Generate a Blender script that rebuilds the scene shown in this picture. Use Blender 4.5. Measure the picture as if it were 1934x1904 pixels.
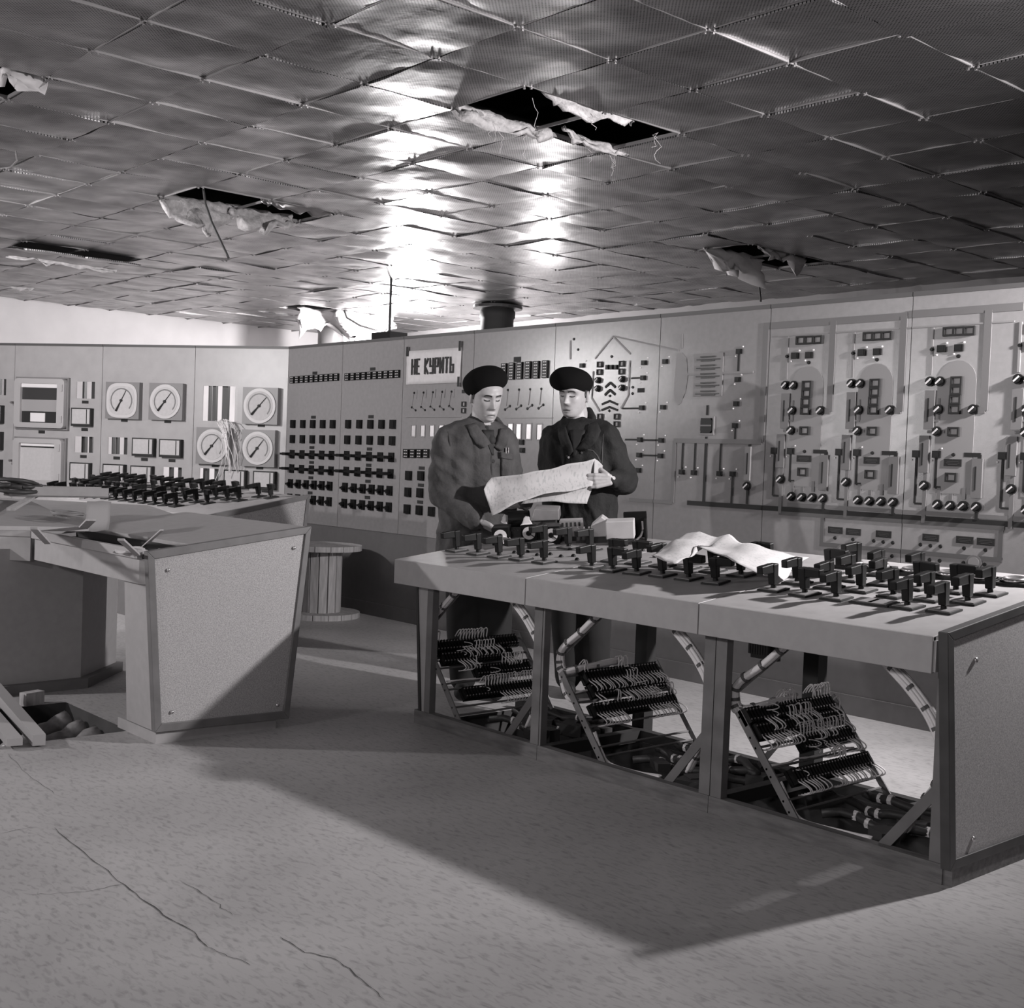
import bpy, bmesh, math, random
from mathutils import Vector, Matrix, noise, Euler
from mathutils.bvhtree import BVHTree
random.seed(7)
for o in list(bpy.data.objects): bpy.data.objects.remove(o)
SC = bpy.context.scene; COL = SC.collection
V = Vector
# ------------------------------------------------------------------ camera
F, YAW, PIT, ROL = 2303.59, -0.847192, -0.034479, 0.0379243
CX, CY, H = 967.0, 952.0, 1.22
FW = V((math.sin(YAW)*math.cos(PIT), math.cos(YAW)*math.cos(PIT), math.sin(PIT)))
R0 = V((math.cos(YAW), -math.sin(YAW), 0)); U0 = R0.cross(FW)
RT = R0*math.cos(ROL)+U0*math.sin(ROL); UP = U0*math.cos(ROL)-R0*math.sin(ROL)
CAM = V((4.450, -3.400, H))
def ray(x, y): return FW*F+RT*(x-CX)-UP*(y-CY)
def onZ(x, y, z=0.0):
    d = ray(x, y); return CAM+d*((z-CAM.z)/d.z)
def onY(x, y, Y):
    d = ray(x, y); return CAM+d*((Y-CAM.y)/d.y)
def onX(x, y, X):
    d = ray(x, y); return CAM+d*((X-CAM.x)/d.x)
def atd(x, y, k): return CAM+ray(x, y)/F*k
def proj(P):
    d = P-CAM; k = d.dot(FW)
    return CX+F*d.dot(RT)/k, CY-F*d.dot(UP)/k, k
cam = bpy.data.cameras.new('camera'); co = bpy.data.objects.new('camera', cam); COL.objects.link(co)
m = Matrix((RT, UP, -FW)).transposed().to_4x4(); m.translation = CAM; co.matrix_world = m
cam.sensor_fit = 'HORIZONTAL'; cam.sensor_width = 36; cam.lens = 36*F/1934.0
cam.clip_end = 100; SC.camera = co
# ------------------------------------------------------------------ world, lamps, exposure
w = bpy.data.worlds.new('world'); SC.world = w; w.use_nodes = True
w.node_tree.nodes['Background'].inputs[0].default_value = (0.5, 0.49, 0.5, 1)
w.node_tree.nodes['Background'].inputs[1].default_value = 0.02
SC.view_settings.view_transform = 'Standard'; SC.view_settings.look = 'None'
SC.view_settings.exposure = 0.2; SC.view_settings.gamma = 1.0; SC.view_settings.use_curve_mapping = False
def spot(name, loc, tgt, watt, ang=150, rad=0.08, blend=0.5):
    l = bpy.data.lights.new(name, 'SPOT'); l.energy = watt; l.spot_size = math.radians(ang)
    l.spot_blend = blend; l.shadow_soft_size = rad; l.color = (1, 0.97, 0.975)
    o = bpy.data.objects.new(name, l); COL.objects.link(o); o.location = loc
    o.rotation_euler = (V(tgt)-V(loc)).to_track_quat('-Z', 'Y').to_euler(); return o
def bulb(name, loc, watt, rad=0.1):
    l = bpy.data.lights.new(name, 'POINT'); l.energy = watt; l.shadow_soft_size = rad; l.color = (1, 0.97, 0.975)
    o = bpy.data.objects.new(name, l); COL.objects.link(o); o.location = loc; return o
spot('photo_lamp_right', (3.0, 1.72, 2.12), (-1.0, -0.9, 1.1), 520, 140, 0.05, 0.9)
spot('photo_lamp_left_front', (-2.6, -4.2, 1.86), (-1.5, 1.5, 1.0), 250, 175, 0.06)
spot('photo_lamp_left_rear', (-4.3, -1.3, 2.1), (-4.6, 1.6, 1.4), 190, 175, 0.06)
bulb('bare_lamp_behind_board', (-7.0, 5.0, 2.40), 380, 0.12)
bulb('bare_lamp_behind_board_small', (-3.8, 4.2, 2.25), 26, 0.08)
spot('photo_lamp_beside_camera', (0.8, -5.3, 2.1), (-0.3, -0.2, 0.3), 105, 160, 0.10)
spot('photo_lamp_behind_camera', (5.3, -5.4, 2.0), (1.2, 0.2, 0.4), 120, 130, 0.12)
# ------------------------------------------------------------------ materials
MATS = {}
def mat(name, v, rough=0.6, metal=0.0, var=0.0, vscale=8.0, bump=0.0, bscale=60.0, spec=0.5, stretch=None):
    if name in MATS: return MATS[name]
    m = bpy.data.materials.new(name); m.use_nodes = True; nt = m.node_tree; b = nt.nodes['Principled BSDF']
    c = (v, v*0.968, v*0.978, 1)
    b.inputs['Base Color'].default_value = c
    b.inputs['Roughness'].default_value = rough; b.inputs['Metallic'].default_value = metal
    b.inputs['Specular IOR Level'].default_value = spec
    tc = nt.nodes.new('ShaderNodeTexCoord'); mp = nt.nodes.new('ShaderNodeMapping')
    nt.links.new(tc.outputs['Object'], mp.inputs[0])
    if stretch: mp.inputs['Scale'].default_value = stretch
    if var > 0:
        n = nt.nodes.new('ShaderNodeTexNoise'); n.inputs['Scale'].default_value = vscale; n.inputs['Detail'].default_value = 6
        nt.links.new(mp.outputs[0], n.inputs['Vector'])
        r = nt.nodes.new('ShaderNodeMapRange'); r.inputs[1].default_value = 0.3; r.inputs[2].default_value = 0.7
        r.inputs[3].default_value = 1-var; r.inputs[4].default_value = 1+var
        nt.links.new(n.outputs[0], r.inputs[0])
        mx = nt.nodes.new('ShaderNodeVectorMath'); mx.operation = 'SCALE'; mx.inputs[0].default_value = c[:3]
        nt.links.new(r.outputs[0], mx.inputs['Scale']); nt.links.new(mx.outputs[0], b.inputs['Base Color'])
    if bump > 0:
        n2 = nt.nodes.new('ShaderNodeTexNoise'); n2.inputs['Scale'].default_value = bscale; n2.inputs['Detail'].default_value = 4
        nt.links.new(mp.outputs[0], n2.inputs['Vector'])
        bp = nt.nodes.new('ShaderNodeBump'); bp.inputs['Strength'].default_value = bump; bp.inputs['Distance'].default_value = 0.01
        nt.links.new(n2.outputs[0], bp.inputs['Height']); nt.links.new(bp.outputs[0], b.inputs['Normal'])
    MATS[name] = m; return m
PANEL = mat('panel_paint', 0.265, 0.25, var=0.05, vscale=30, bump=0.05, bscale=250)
PANELB = mat('shaded_base_paint', 0.14, 0.5, var=0.06, vscale=20)  # darker grey puts the shadow low on the board into the colour
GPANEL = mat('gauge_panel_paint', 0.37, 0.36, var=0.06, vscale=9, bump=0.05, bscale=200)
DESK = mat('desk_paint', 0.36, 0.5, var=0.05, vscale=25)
DESKTOP = mat('desk_laminate', 0.30, 0.5, var=0.07, vscale=18)
FRAME = mat('frame_steel_paint', 0.15, 0.55, var=0.15, vscale=12)
RAIL = mat('rail_wood', 0.14, 0.75, var=0.3, vscale=9, bump=0.2, stretch=(1, 6, 6))
DARK = mat('dark_steel', 0.035, 0.5)
BLACK = mat('bakelite', 0.006, 0.42, spec=0.22)
BLACKM = mat('black_matt', 0.014, 0.7)
TRIM = mat('edge_trim', 0.09, 0.5)
CHIP = None
WHITE = mat('white_enamel', 0.72, 0.5)
DIAL = mat('dial_paper', 0.46, 0.6, var=0.05, vscale=40)
GREYD = mat('mimic_grey_strip', 0.15, 0.5)
GREYL = mat('mimic_pale_strip', 0.23, 0.5)
CAPS = mat('mimic_drum_plate', 0.235, 0.45)
PLATE = mat('base_plate_alloy', 0.20, 0.4)
CHROME = mat('bright_metal', 0.65, 0.25, metal=0.9)
WIRE = mat('wire_insulation', 0.78, 0.5)
WIRED = mat('dark_cable', 0.05, 0.5)
PAPER = mat('paper', 0.62, 0.8, var=0.05, vscale=30)
WOOL = mat('insulation', 0.52, 0.95, var=0.25, vscale=25, bump=0.6, bscale=60)
WOOD = mat('wood', 0.42, 0.7, var=0.2, vscale=8, stretch=(8, 8, 1))
WALLM = mat('white_wash', 0.70, 0.9, var=0.04, vscale=4)
SKIN = mat('skin', 0.40, 0.5, var=0.06, vscale=60)
HAIR = mat('hair', 0.04, 0.6)
JACK1 = mat('jacket_cloth', 0.062, 0.9, var=0.30, vscale=12, bump=0.5, bscale=45)
JACK2 = mat('black_jacket_cloth', 0.009, 0.85, var=0.35, vscale=12, bump=0.5, bscale=45)
TROU = mat('trouser_cloth', 0.016, 0.9)
BERET = mat('beret_felt', 0.007, 1.0, spec=0.1)
def speckle(name, v):
    m = mat(name, v, 0.75); nt = m.node_tree; b = nt.nodes['Principled BSDF']
    tc = nt.nodes.new('ShaderNodeTexCoord'); n = nt.nodes.new('ShaderNodeTexNoise'); n.inputs['Scale'].default_value = 230; n.inputs['Detail'].default_value = 3
    nt.links.new(tc.outputs['Object'], n.inputs['Vector'])
    r = nt.nodes.new('ShaderNodeValToRGB'); r.color_ramp.elements[0].position = 0.3; r.color_ramp.elements[1].position = 0.72
    r.color_ramp.elements[0].color = (v*0.70, v*0.68, v*0.69, 1); r.color_ramp.elements[1].color = (v*1.35, v*1.31, v*1.32, 1)
    nt.links.new(n.outputs[0], r.inputs[0]); nt.links.new(r.outputs[0], b.inputs['Base Color']); return m
CHIP = speckle('chipboard', 0.38)
def drawing(name, v, ink):
    m = mat(name, v, 0.8); nt = m.node_tree; b = nt.nodes['Principled BSDF']
    tc = nt.nodes.new('ShaderNodeTexCoord'); mp = nt.nodes.new('ShaderNodeMapping'); mp.inputs['Scale'].default_value = (14, 14, 5)
    n = nt.nodes.new('ShaderNodeTexNoise'); n.inputs['Scale'].default_value = 7; n.inputs['Detail'].default_value = 5
    nt.links.new(tc.outputs['Object'], mp.inputs[0]); nt.links.new(mp.outputs[0], n.inputs['Vector'])
    r = nt.nodes.new('ShaderNodeValToRGB'); e = r.color_ramp.elements
    e[0].position = 0.36; e[0].color = (ink, ink, ink, 1); e[1].position = 0.47; e[1].color = (v, v*0.97, v*0.98, 1)
    nt.links.new(n.outputs[0], r.inputs[0]); nt.links.new(r.outputs[0], b.inputs['Base Color']); return m
DRAW = drawing('printed_drawing', 0.44, 0.33)
DRAW2 = drawing('printed_sheet', 0.42, 0.34)
def floor_mat():
    m = mat('linoleum', 0.30, 0.55, spec=0.35); nt = m.node_tree; b = nt.nodes['Principled BSDF']
    tc = nt.nodes.new('ShaderNodeTexCoord'); mp = nt.nodes.new('ShaderNodeMapping')
    mp.inputs['Rotation'].default_value = (0, 0, math.radians(-48)); mp.inputs['Scale'].default_value = (2.2, 6, 1)
    nt.links.new(tc.outputs['Object'], mp.inputs[0])
    def nz(s, d, vec=mp.outputs[0]):
        n = nt.nodes.new('ShaderNodeTexNoise'); n.inputs['Scale'].default_value = s; n.inputs['Detail'].default_value = d
        n.inputs['Distortion'].default_value = 0.6
        nt.links.new(vec, n.inputs['Vector']); return n.outputs[0]
    r1 = nt.nodes.new('ShaderNodeValToRGB'); e = r1.color_ramp.elements
    e[0].position = 0.24; e[0].color = (0.62, 0.62, 0.62, 1); e[1].position = 0.50; e[1].color = (1, 1, 1, 1)
    nt.links.new(nz(11, 9), r1.inputs[0])
    r2 = nt.nodes.new('ShaderNodeMapRange'); r2.inputs[1].default_value = 0.3; r2.inputs[2].default_value = 0.7; r2.inputs[3].default_value = 0.84; r2.inputs[4].default_value = 1.14
    nt.links.new(nz(1.3, 4, tc.outputs['Object']), r2.inputs[0])
    m1 = nt.nodes.new('ShaderNodeVectorMath'); m1.operation = 'SCALE'; nt.links.new(r1.outputs[0], m1.inputs[0]); nt.links.new(r2.outputs[0], m1.inputs['Scale'])
    m2 = nt.nodes.new('ShaderNodeVectorMath'); m2.operation = 'MULTIPLY'; m2.inputs[1].default_value = (0.38, 0.369, 0.372); nt.links.new(m1.outputs[0], m2.inputs[0])
    nt.links.new(m2.outputs[0], b.inputs['Base Color'])
    bp = nt.nodes.new('ShaderNodeBump'); bp.inputs['Strength'].default_value = 0.12; bp.inputs['Distance'].default_value = 0.01
    nt.links.new(nz(5, 6), bp.inputs['Height']); nt.links.new(bp.outputs[0], b.inputs['Normal'])
    return m
FLOORM = floor_mat()
def tile_mat():
    m = mat('perforated_foil', 0.5, 0.3, metal=1.0); nt = m.node_tree; b = nt.nodes['Principled BSDF']
    tc = nt.nodes.new('ShaderNodeTexCoord'); sp = nt.nodes.new('ShaderNodeSeparateXYZ'); nt.links.new(tc.outputs['Object'], sp.inputs[0])
    def sn(o):
        a = nt.nodes.new('ShaderNodeMath'); a.operation = 'MULTIPLY'; a.inputs[1].default_value = 2*math.pi/0.0173; nt.links.new(o, a.inputs[0])
        s = nt.nodes.new('ShaderNodeMath'); s.operation = 'SINE'; nt.links.new(a.outputs[0], s.inputs[0]); return s.outputs[0]
    p = nt.nodes.new('ShaderNodeMath'); p.operation = 'MULTIPLY'; nt.links.new(sn(sp.outputs[0]), p.inputs[0]); nt.links.new(sn(sp.outputs[1]), p.inputs[1])
    r = nt.nodes.new('ShaderNodeValToRGB'); e = r.color_ramp.elements
    e[0].position = 0.30; e[0].color = (0.32, 0.313, 0.316, 1); e[1].position = 0.55; e[1].color = (0.02, 0.02, 0.02, 1)
    nt.links.new(p.outputs[0], r.inputs[0])
    oi = nt.nodes.new('ShaderNodeObjectInfo'); n = nt.nodes.new('ShaderNodeTexNoise'); n.noise_dimensions = '4D'; n.inputs['Scale'].default_value = 4; n.inputs['Detail'].default_value = 5
    nt.links.new(tc.outputs['Object'], n.inputs['Vector'])
    wv = nt.nodes.new('ShaderNodeMath'); wv.operation = 'MULTIPLY'; wv.inputs[1].default_value = 50; nt.links.new(oi.outputs['Random'], wv.inputs[0]); nt.links.new(wv.outputs[0], n.inputs['W'])
    mr = nt.nodes.new('ShaderNodeMapRange'); mr.inputs[1].default_value = 0.3; mr.inputs[2].default_value = 0.7; mr.inputs[3].default_value = 0.65; mr.inputs[4].default_value = 1.25
    nt.links.new(n.outputs[0], mr.inputs[0])
    mx = nt.nodes.new('ShaderNodeVectorMath'); mx.operation = 'SCALE'; nt.links.new(r.outputs[0], mx.inputs[0]); nt.links.new(mr.outputs[0], mx.inputs['Scale'])
    nt.links.new(mx.outputs[0], b.inputs['Base Color'])
    rr = nt.nodes.new('ShaderNodeMapRange'); rr.inputs[1].default_value = 0.3; rr.inputs[2].default_value = 0.7; rr.inputs[3].default_value = 0.40; rr.inputs[4].default_value = 0.28
    nt.links.new(n.outputs[0], rr.inputs[0]); nt.links.new(rr.outputs[0], b.inputs['Roughness'])
    bp = nt.nodes.new('ShaderNodeBump'); bp.inputs['Strength'].default_value = 0.25; bp.inputs['Distance'].default_value = 0.03
    nt.links.new(n.outputs[0], bp.inputs['Height']); nt.links.new(bp.outputs[0], b.inputs['Normal'])
    return m
TILEM = tile_mat()
# ------------------------------------------------------------------ helpers
WM = {}
def tag(o, label=None, cat=None, group=None, kind=None):
    if label: o['label'] = label
    if cat: o['category'] = cat
    if group: o['group'] = group
    if kind: o['kind'] = kind
    return o
def empty(name, M, label=None, cat=None, group=None, kind=None):
    if not isinstance(M, Matrix): M = Matrix.Translation(M)
    o = bpy.data.objects.new(name, None); COL.objects.link(o); o.matrix_world = M; o.empty_display_size = 0.1
    WM[o.name] = M.copy(); return tag(o, label, cat, group, kind)
def root_m(o): return WM.get(o.name, Matrix()) if o else Matrix()
class MB:
    def __init__(s): s.v = []; s.f = []
    def add(s, vs, fs):
        n = len(s.v); s.v += [V(a) for a in vs]; s.f += [tuple(i+n for i in q) for q in fs]; return s
    def box(s, c, d, M=None):
        x, y, z = d[0]/2, d[1]/2, d[2]/2; c = V(c)
        p = [V((a, b, e)) for a in (-x, x) for b in (-y, y) for e in (-z, z)]
        if M: p = [M@q for q in p]
        return s.add([c+q for q in p], [(0, 1, 3, 2), (4, 6, 7, 5), (0, 4, 5, 1), (2, 3, 7, 6), (0, 2, 6, 4), (1, 5, 7, 3)])
    def b2(s, a, b):
        return s.box([(a[i]+b[i])/2 for i in range(3)], [abs(b[i]-a[i]) for i in range(3)])
    def prism(s, poly, off):
        n = len(poly); off = V(off); p = [V(q) for q in poly]
        return s.add(p+[q+off for q in p], [tuple(range(n))[::-1], tuple(range(n, 2*n))]+[(i, (i+1) % n, (i+1) % n+n, i+n) for i in range(n)])
    def cyl(s, a, b, r0, r1=None, n=12, cap=True):
        a, b = V(a), V(b); r1 = r0 if r1 is None else r1
        d = (b-a).normalized(); x = d.orthogonal().normalized(); y = d.cross(x)
        vs = [a+(x*math.cos(t)+y*math.sin(t))*r0 for t in [2*math.pi*i/n for i in range(n)]]
        vs += [b+(x*math.cos(t)+y*math.sin(t))*r1 for t in [2*math.pi*i/n for i in range(n)]]
        fs = [(i, (i+1) % n, (i+1) % n+n, i+n) for i in range(n)]
        if cap: fs += [tuple(range(n))[::-1], tuple(range(n, 2*n))]
        return s.add(vs, fs)
    def tube(s, pts, r, n=6):
        pts = [V(p) for p in pts]; rs = r if isinstance(r, (list, tuple)) else [r]*len(pts)
        vs = []; x = None
        for i, p in enumerate(pts):
            d = (pts[min(i+1, len(pts)-1)]-pts[max(i-1, 0)]).normalized()
            if x is None: x = d.orthogonal().normalized()
            x = (x-d*x.dot(d)).normalized(); y = d.cross(x)
            vs += [p+(x*math.cos(2*math.pi*k/n)+y*math.sin(2*math.pi*k/n))*rs[i] for k in range(n)]
        fs = [(i*n+k, i*n+(k+1) % n, (i+1)*n+(k+1) % n, (i+1)*n+k) for i in range(len(pts)-1) for k in range(n)]
        L = (len(pts)-1)*n
        fs += [tuple(range(n))[::-1], tuple(range(L, L+n))]
        return s.add(vs, fs)
    def lathe(s, prof, c, n=24, M=None):
        c = V(c); vs = []
        for r, z in prof:
            for k in range(n):
                q = V((r*math.cos(2*math.pi*k/n), r*math.sin(2*math.pi*k/n), z)); vs.append(c+(M@q if M else q))
        fs = [(i*n+k, i*n+(k+1) % n, (i+1)*n+(k+1) % n, (i+1)*n+k) for i in range(len(prof)-1) for k in range(n)]
        fs += [tuple(range(n))[::-1], tuple(range((len(prof)-1)*n, len(prof)*n))]
        return s.add(vs, fs)
    def ell(s, c, r, M=None, nu=20, nv=12):
        c = V(c); vs = []
        for j in range(nv+1):
            t = math.pi*j/nv
            for k in range(nu):
                a = 2*math.pi*k/nu; q = V((r[0]*math.sin(t)*math.cos(a), r[1]*math.sin(t)*math.sin(a), -r[2]*math.cos(t)))
                vs.append(c+(M@q if M else q))
        return s.add(vs, [(j*nu+k, j*nu+(k+1) % nu, (j+1)*nu+(k+1) % nu, (j+1)*nu+k) for j in range(nv) for k in range(nu)])
    def cap(s, a, b, r0, r1=None, n=14):
        a, b = V(a), V(b); r1 = r0 if r1 is None else r1; d = (b-a)
        L = d.length or 1e-6; d = d/L; pts = []; rs = []
        for k in range(5):
            t = math.pi/2*(1-k/4.0); pts.append(a-d*r0*math.sin(t)); rs.append(max(1e-4, r0*math.cos(t)))
        for k in range(5):
            t = math.pi/2*k/4.0; pts.append(b+d*r1*math.sin(t)); rs.append(max(1e-4, r1*math.cos(t)))
        return s.tube(pts, rs, n)
    def grid(s, P):
        n, k = len(P), len(P[0]); vs = [p for row in P for p in row]
        return s.add(vs, [(i*k+j, i*k+j+1, (i+1)*k+j+1, (i+1)*k+j) for i in range(n-1) for j in range(k-1)])
    def mesh(s, name, m, smooth=False, inv=None):
        me = bpy.data.meshes.new(name); vs = [inv@q for q in s.v] if inv else s.v
        me.from_pydata([tuple(q) for q in vs], [], s.f); me.materials.append(m)
        if smooth: me.polygons.foreach_set('use_smooth', [True]*len(me.polygons))
        me.update(); return me
    def build(s, name, m, parent=None, smooth=False, world=True, **kw):
        """vertices are world coordinates (world=True) or already in the root's frame"""
        inv = root_m(parent).inverted() if (parent and world) else None
        o = bpy.data.objects.new(name, s.mesh(name, m, smooth, inv)); COL.objects.link(o)
        if parent: o.parent = parent; WM[o.name] = root_m(parent)
        else: WM[o.name] = Matrix()
        return tag(o, **kw)
    def thing(s, name, m, base, smooth=False, **kw):
        inv = Matrix.Translation(V(base)).inverted()
        o = bpy.data.objects.new(name, s.mesh(name, m, smooth, inv)); COL.objects.link(o); o.location = base
        WM[o.name] = Matrix.Translation(V(base)); return tag(o, **kw)
def inst(name, me, parent, loc, rotz=0.0, M=None, **kw):
    o = bpy.data.objects.new(name, me); COL.objects.link(o); o.parent = parent
    o.matrix_local = M if M else Matrix.Translation(loc)@Matrix.Rotation(rotz, 4, 'Z')
    return tag(o, **kw)
def RZ(a): return Matrix.Rotation(a, 3, 'Z')
def crumple(P, amp, sc, seed=0):
    for row in P:
        for i, p in enumerate(row):
            row[i] = p+noise.noise_vector(p*sc+V((seed*7.1, seed*3.3, 0)))*amp
    return P
def lerp_list(L, t):
    n = len(L)-1; i = min(int(t*n), n-1); f = t*n-i
    return V(L[i])*(1-f)+V(L[i+1])*f
def thick(o, t):
    md = o.modifiers.new('thickness', 'SOLIDIFY'); md.thickness = t; md.offset = 0; return o

# ================================================================== ROOM SHELL
XL, XR, YF, YB, ZC = -10.3, 7.6, -7.6, 6.3, 2.9
PX0, PX1, PY0, PY1 = -1.24, -0.53, -2.6, -1.15        # open floor pit
PITS = [(PX0, PX1, PY0, PY1, 0.6), (0.0, 2.58, 0.036, 0.618, 0.45)]   # second one: cable trench under the desk
fl = MB(); pit = MB()
gx = sorted({XL, XR}|{p[0] for p in PITS}|{p[1] for p in PITS}); gy = sorted({YF, YB}|{p[2] for p in PITS}|{p[3] for p in PITS})
for xa, xb in zip(gx[:-1], gx[1:]):
    for ya, yb in zip(gy[:-1], gy[1:]):
        if any(p[0] < (xa+xb)/2 < p[1] and p[2] < (ya+yb)/2 < p[3] for p in PITS): continue
        fl.add([(xa, ya, 0), (xb, ya, 0), (xb, yb, 0), (xa, yb, 0)], [(0, 1, 2, 3)])
for x0, x1, y0, y1, d in PITS:
    for a, b in (((x0, y0), (x1, y0)), ((x1, y0), (x1, y1)), ((x1, y1), (x0, y1)), ((x0, y1), (x0, y0))):
        pit.add([(a[0], a[1], 0), (b[0], b[1], 0), (b[0], b[1], -d), (a[0], a[1], -d)], [(0, 1, 2, 3)])
    pit.add([(x0, y0, -d), (x1, y0, -d), (x1, y1, -d), (x0, y1, -d)], [(0, 1, 2, 3)])
floor = fl.build('floor', FLOORM, kind='structure', label='grey streaked linoleum floor with fine cracks', cat='floor')
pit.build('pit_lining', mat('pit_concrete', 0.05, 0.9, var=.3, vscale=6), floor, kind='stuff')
def wall(name, poly, label, m=None):
    return MB().add(poly, [(0, 1, 2, 3)]).build(name, m or WALLM, kind='structure', label=label, cat='wall')
wall('wall_left', [(XL, YF, 0), (XL, YB, 0), (XL, YB, 3.5), (XL, YF, 3.5)], 'bright whitewashed wall behind the gauge panels')
wall('wall_back', [(XL, YB, 0), (XR, YB, 0), (XR, YB, 3.5), (XL, YB, 3.5)], 'grey wall far behind the mimic board', mat('grey_distemper', 0.26, 0.9, var=0.08, vscale=3))
wall('wall_right', [(XR, YF, 0), (XR, YB, 0), (XR, YB, 3.5), (XR, YF, 3.5)], 'plain wall on the right of the room')
wall('wall_front', [(XL, YF, 0), (XR, YF, 0), (XR, YF, 3.5), (XL, YF, 3.5)], 'plain wall opposite the mimic board')
CRACK = mat('crack_dirt', 0.06, 0.9)
def crack(px, w):
    mb = MB(); P = [onZ(*q) for q in px]; pts = []
    for a, b in zip(P[:-1], P[1:]):
        for k in range(6): pts.append(a.lerp(b, k/6.0))
    pts.append(P[-1]); L = []; Rr = []
    for i, p in enumerate(pts):
        d = (pts[min(i+1, len(pts)-1)]-pts[max(i-1, 0)]).normalized(); n = V((-d.y, d.x, 0))
        p = p+n*0.012*noise.noise(p*30); ww = 0.7*w*(0.35+0.65*random.random())*(0.3 if i in (0, len(pts)-1) else 1)
        L.append(p+n*ww+V((0, 0, 0.0012))); Rr.append(p-n*ww+V((0, 0, 0.0012)))
    mb.grid([L, Rr]).build('crack', CRACK, floor)
crack([(100, 1565), (170, 1620), (235, 1672), (300, 1722), (365, 1762), (390, 1790)], 0.0035)
crack([(390, 1790), (430, 1806), (470, 1825)], 0.002)
crack([(345, 1665), (400, 1700), (440, 1730)], 0.0018)
crack([(530, 1770), (575, 1800), (635, 1812), (680, 1850), (725, 1890)], 0.0025)
crack([(60, 1690), (160, 1685), (235, 1670)], 0.0015)
crack([(0, 1575), (60, 1562)], 0.0015)
crack([(15, 1425), (60, 1470), (105, 1500)], 0.0015)
# ------------------------------------------------------------------ ceiling: slab, grid bars, foil tiles
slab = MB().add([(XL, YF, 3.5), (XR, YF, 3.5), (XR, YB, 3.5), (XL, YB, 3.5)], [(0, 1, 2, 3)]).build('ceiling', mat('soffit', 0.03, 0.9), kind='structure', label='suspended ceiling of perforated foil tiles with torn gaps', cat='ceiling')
T, OX, OY = 0.52, -0.203, 0.25
def tile_mesh(seed, dense=10):
    rnd = random.Random(seed); mb = MB(); n = dense; h = T/2-0.0065; P = []
    a1, a2, a3 = rnd.uniform(-0.004, 0.016), rnd.uniform(-0.006, 0.006), rnd.uniform(-0.006, 0.006)
    for i in range(n+1):
        row = []
        for j in range(n+1):
            x, y = -h+2*h*i/n, -h+2*h*j/n; e = (1-(x/h)**2)*(1-(y/h)**2)
            z = -a1*e+a2*(x/h)*(1-(y/h)**2)+a3*(y/h)*(1-(x/h)**2)
            z += 0.006*noise.noise(V((x*6+seed*3.7, y*6, seed)))*(1-0.4*e)+0.004*noise.noise(V((x*14, y*5+seed, 2)))
            row.append(V((x, y, z)))
        P.append(row)
    mb.grid(P)
    n0 = len(mb.v); ed = [P[i][0] for i in range(n+1)]+[P[n][j] for j in range(1, n+1)]+[P[i][n] for i in range(n-1, -1, -1)]+[P[0][j] for j in range(n-1, 0, -1)]
    up = V((0, 0, 0.012)); k = len(ed)
    mb.add(ed+[p+up for p in ed], [(i, (i+1) % k, (i+1) % k+k, i+k) for i in range(k)])
    return mb
VAR = [tile_mesh(i) for i in range(12)]
VME = [v.mesh('ceiling_tile', TILEM, True) for v in VAR]
HOLES = {(0, 0), (0, 1), (-6, 0), (-6, 1), (-3, 7), (-3, 8), (-15, 7), (-15, 8), (-3, -4)}
tiles = []
for i in range(int((XL-OX)//T), int((XR-OX)//T)+1):
    for j in range(int((YF-OY)//T), int((YB-OY)//T)+1):
        c = V((OX+(i+0.5)*T, OY+(j+0.5)*T, ZC))
        if c.x < XL+0.05 or c.x > XR-0.05 or c.y < YF+0.05 or c.y > YB-0.05 or (i, j) in HOLES: continue
        x, y, k = proj(c); area = -1.0
        if k > 0.3 and -120 < x < 2054 and -120 < y < 700: area = 1.0/(k*k*k)
        tiles.append((area, i, j, c))
tiles.sort(key=lambda t: -t[0])
far = MB()
for q, (area, i, j, c) in enumerate(tiles):
    k = random.randrange(12); rot = random.randrange(4)*math.pi/2
    dz = random.uniform(-0.004, 0.004); tilt = Euler((random.gauss(0, 0.014), random.gauss(0, 0.014), rot))
    if (i, j) in ((-12, 0), (-12, 1)): tilt = Euler((0, 0.13, 0)); dz = -0.035
    M = Matrix.Translation(c+V((0, 0, dz)))@tilt.to_matrix().to_4x4()
    if q < 300 and area > 0:
        inst('ceiling_tile', VME[k], slab, None, M=M)
    elif area > 0 or True:
        far.add([M@p for p in VAR[k].v], VAR[k].f)
o = far.build('ceiling_tile_field', TILEM, slab, True, kind='stuff')
BAR = mat('grid_bar_alloy', 0.30, 0.5, metal=0.6)
for i in range(int((XL-OX)//T)+1, int((XR-OX)//T)+1):
    MB().b2((OX+i*T-0.0035, YF, ZC-0.001), (OX+i*T+0.0035, YB, ZC+0.02)).build('grid_bar', BAR, slab)
for j in range(int((YF-OY)//T)+1, int((YB-OY)//T)+1):
    MB().b2((XL, OY+j*T-0.0035, ZC+0.002), (XR, OY+j*T+0.0035, ZC+0.018)).build('grid_bar', BAR, slab)
cl = MB()
for i in range(-14, 9):
    for j in range(-7, 10):
        c = V((OX+i*T, OY+j*T, ZC)); x, y, k = proj(c)
        if k > 0.3 and -20 < x < 1960 and -20 < y < 640:
            for dx, dy in ((0.022, 0), (-0.022, 0), (0, 0.022), (0, -0.022)):
                cl.box(c+V((dx, dy, -0.005)), (0.008, 0.008, 0.008))
cl.build('corner_clip', mat('clip_steel', 0.25, 0.4, metal=0.6), slab, kind='stuff')

# ================================================================== PANEL CABINETS
def sub(a, b, s): return (a[0]+b[0]*s, a[1]+b[1]*s)
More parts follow.
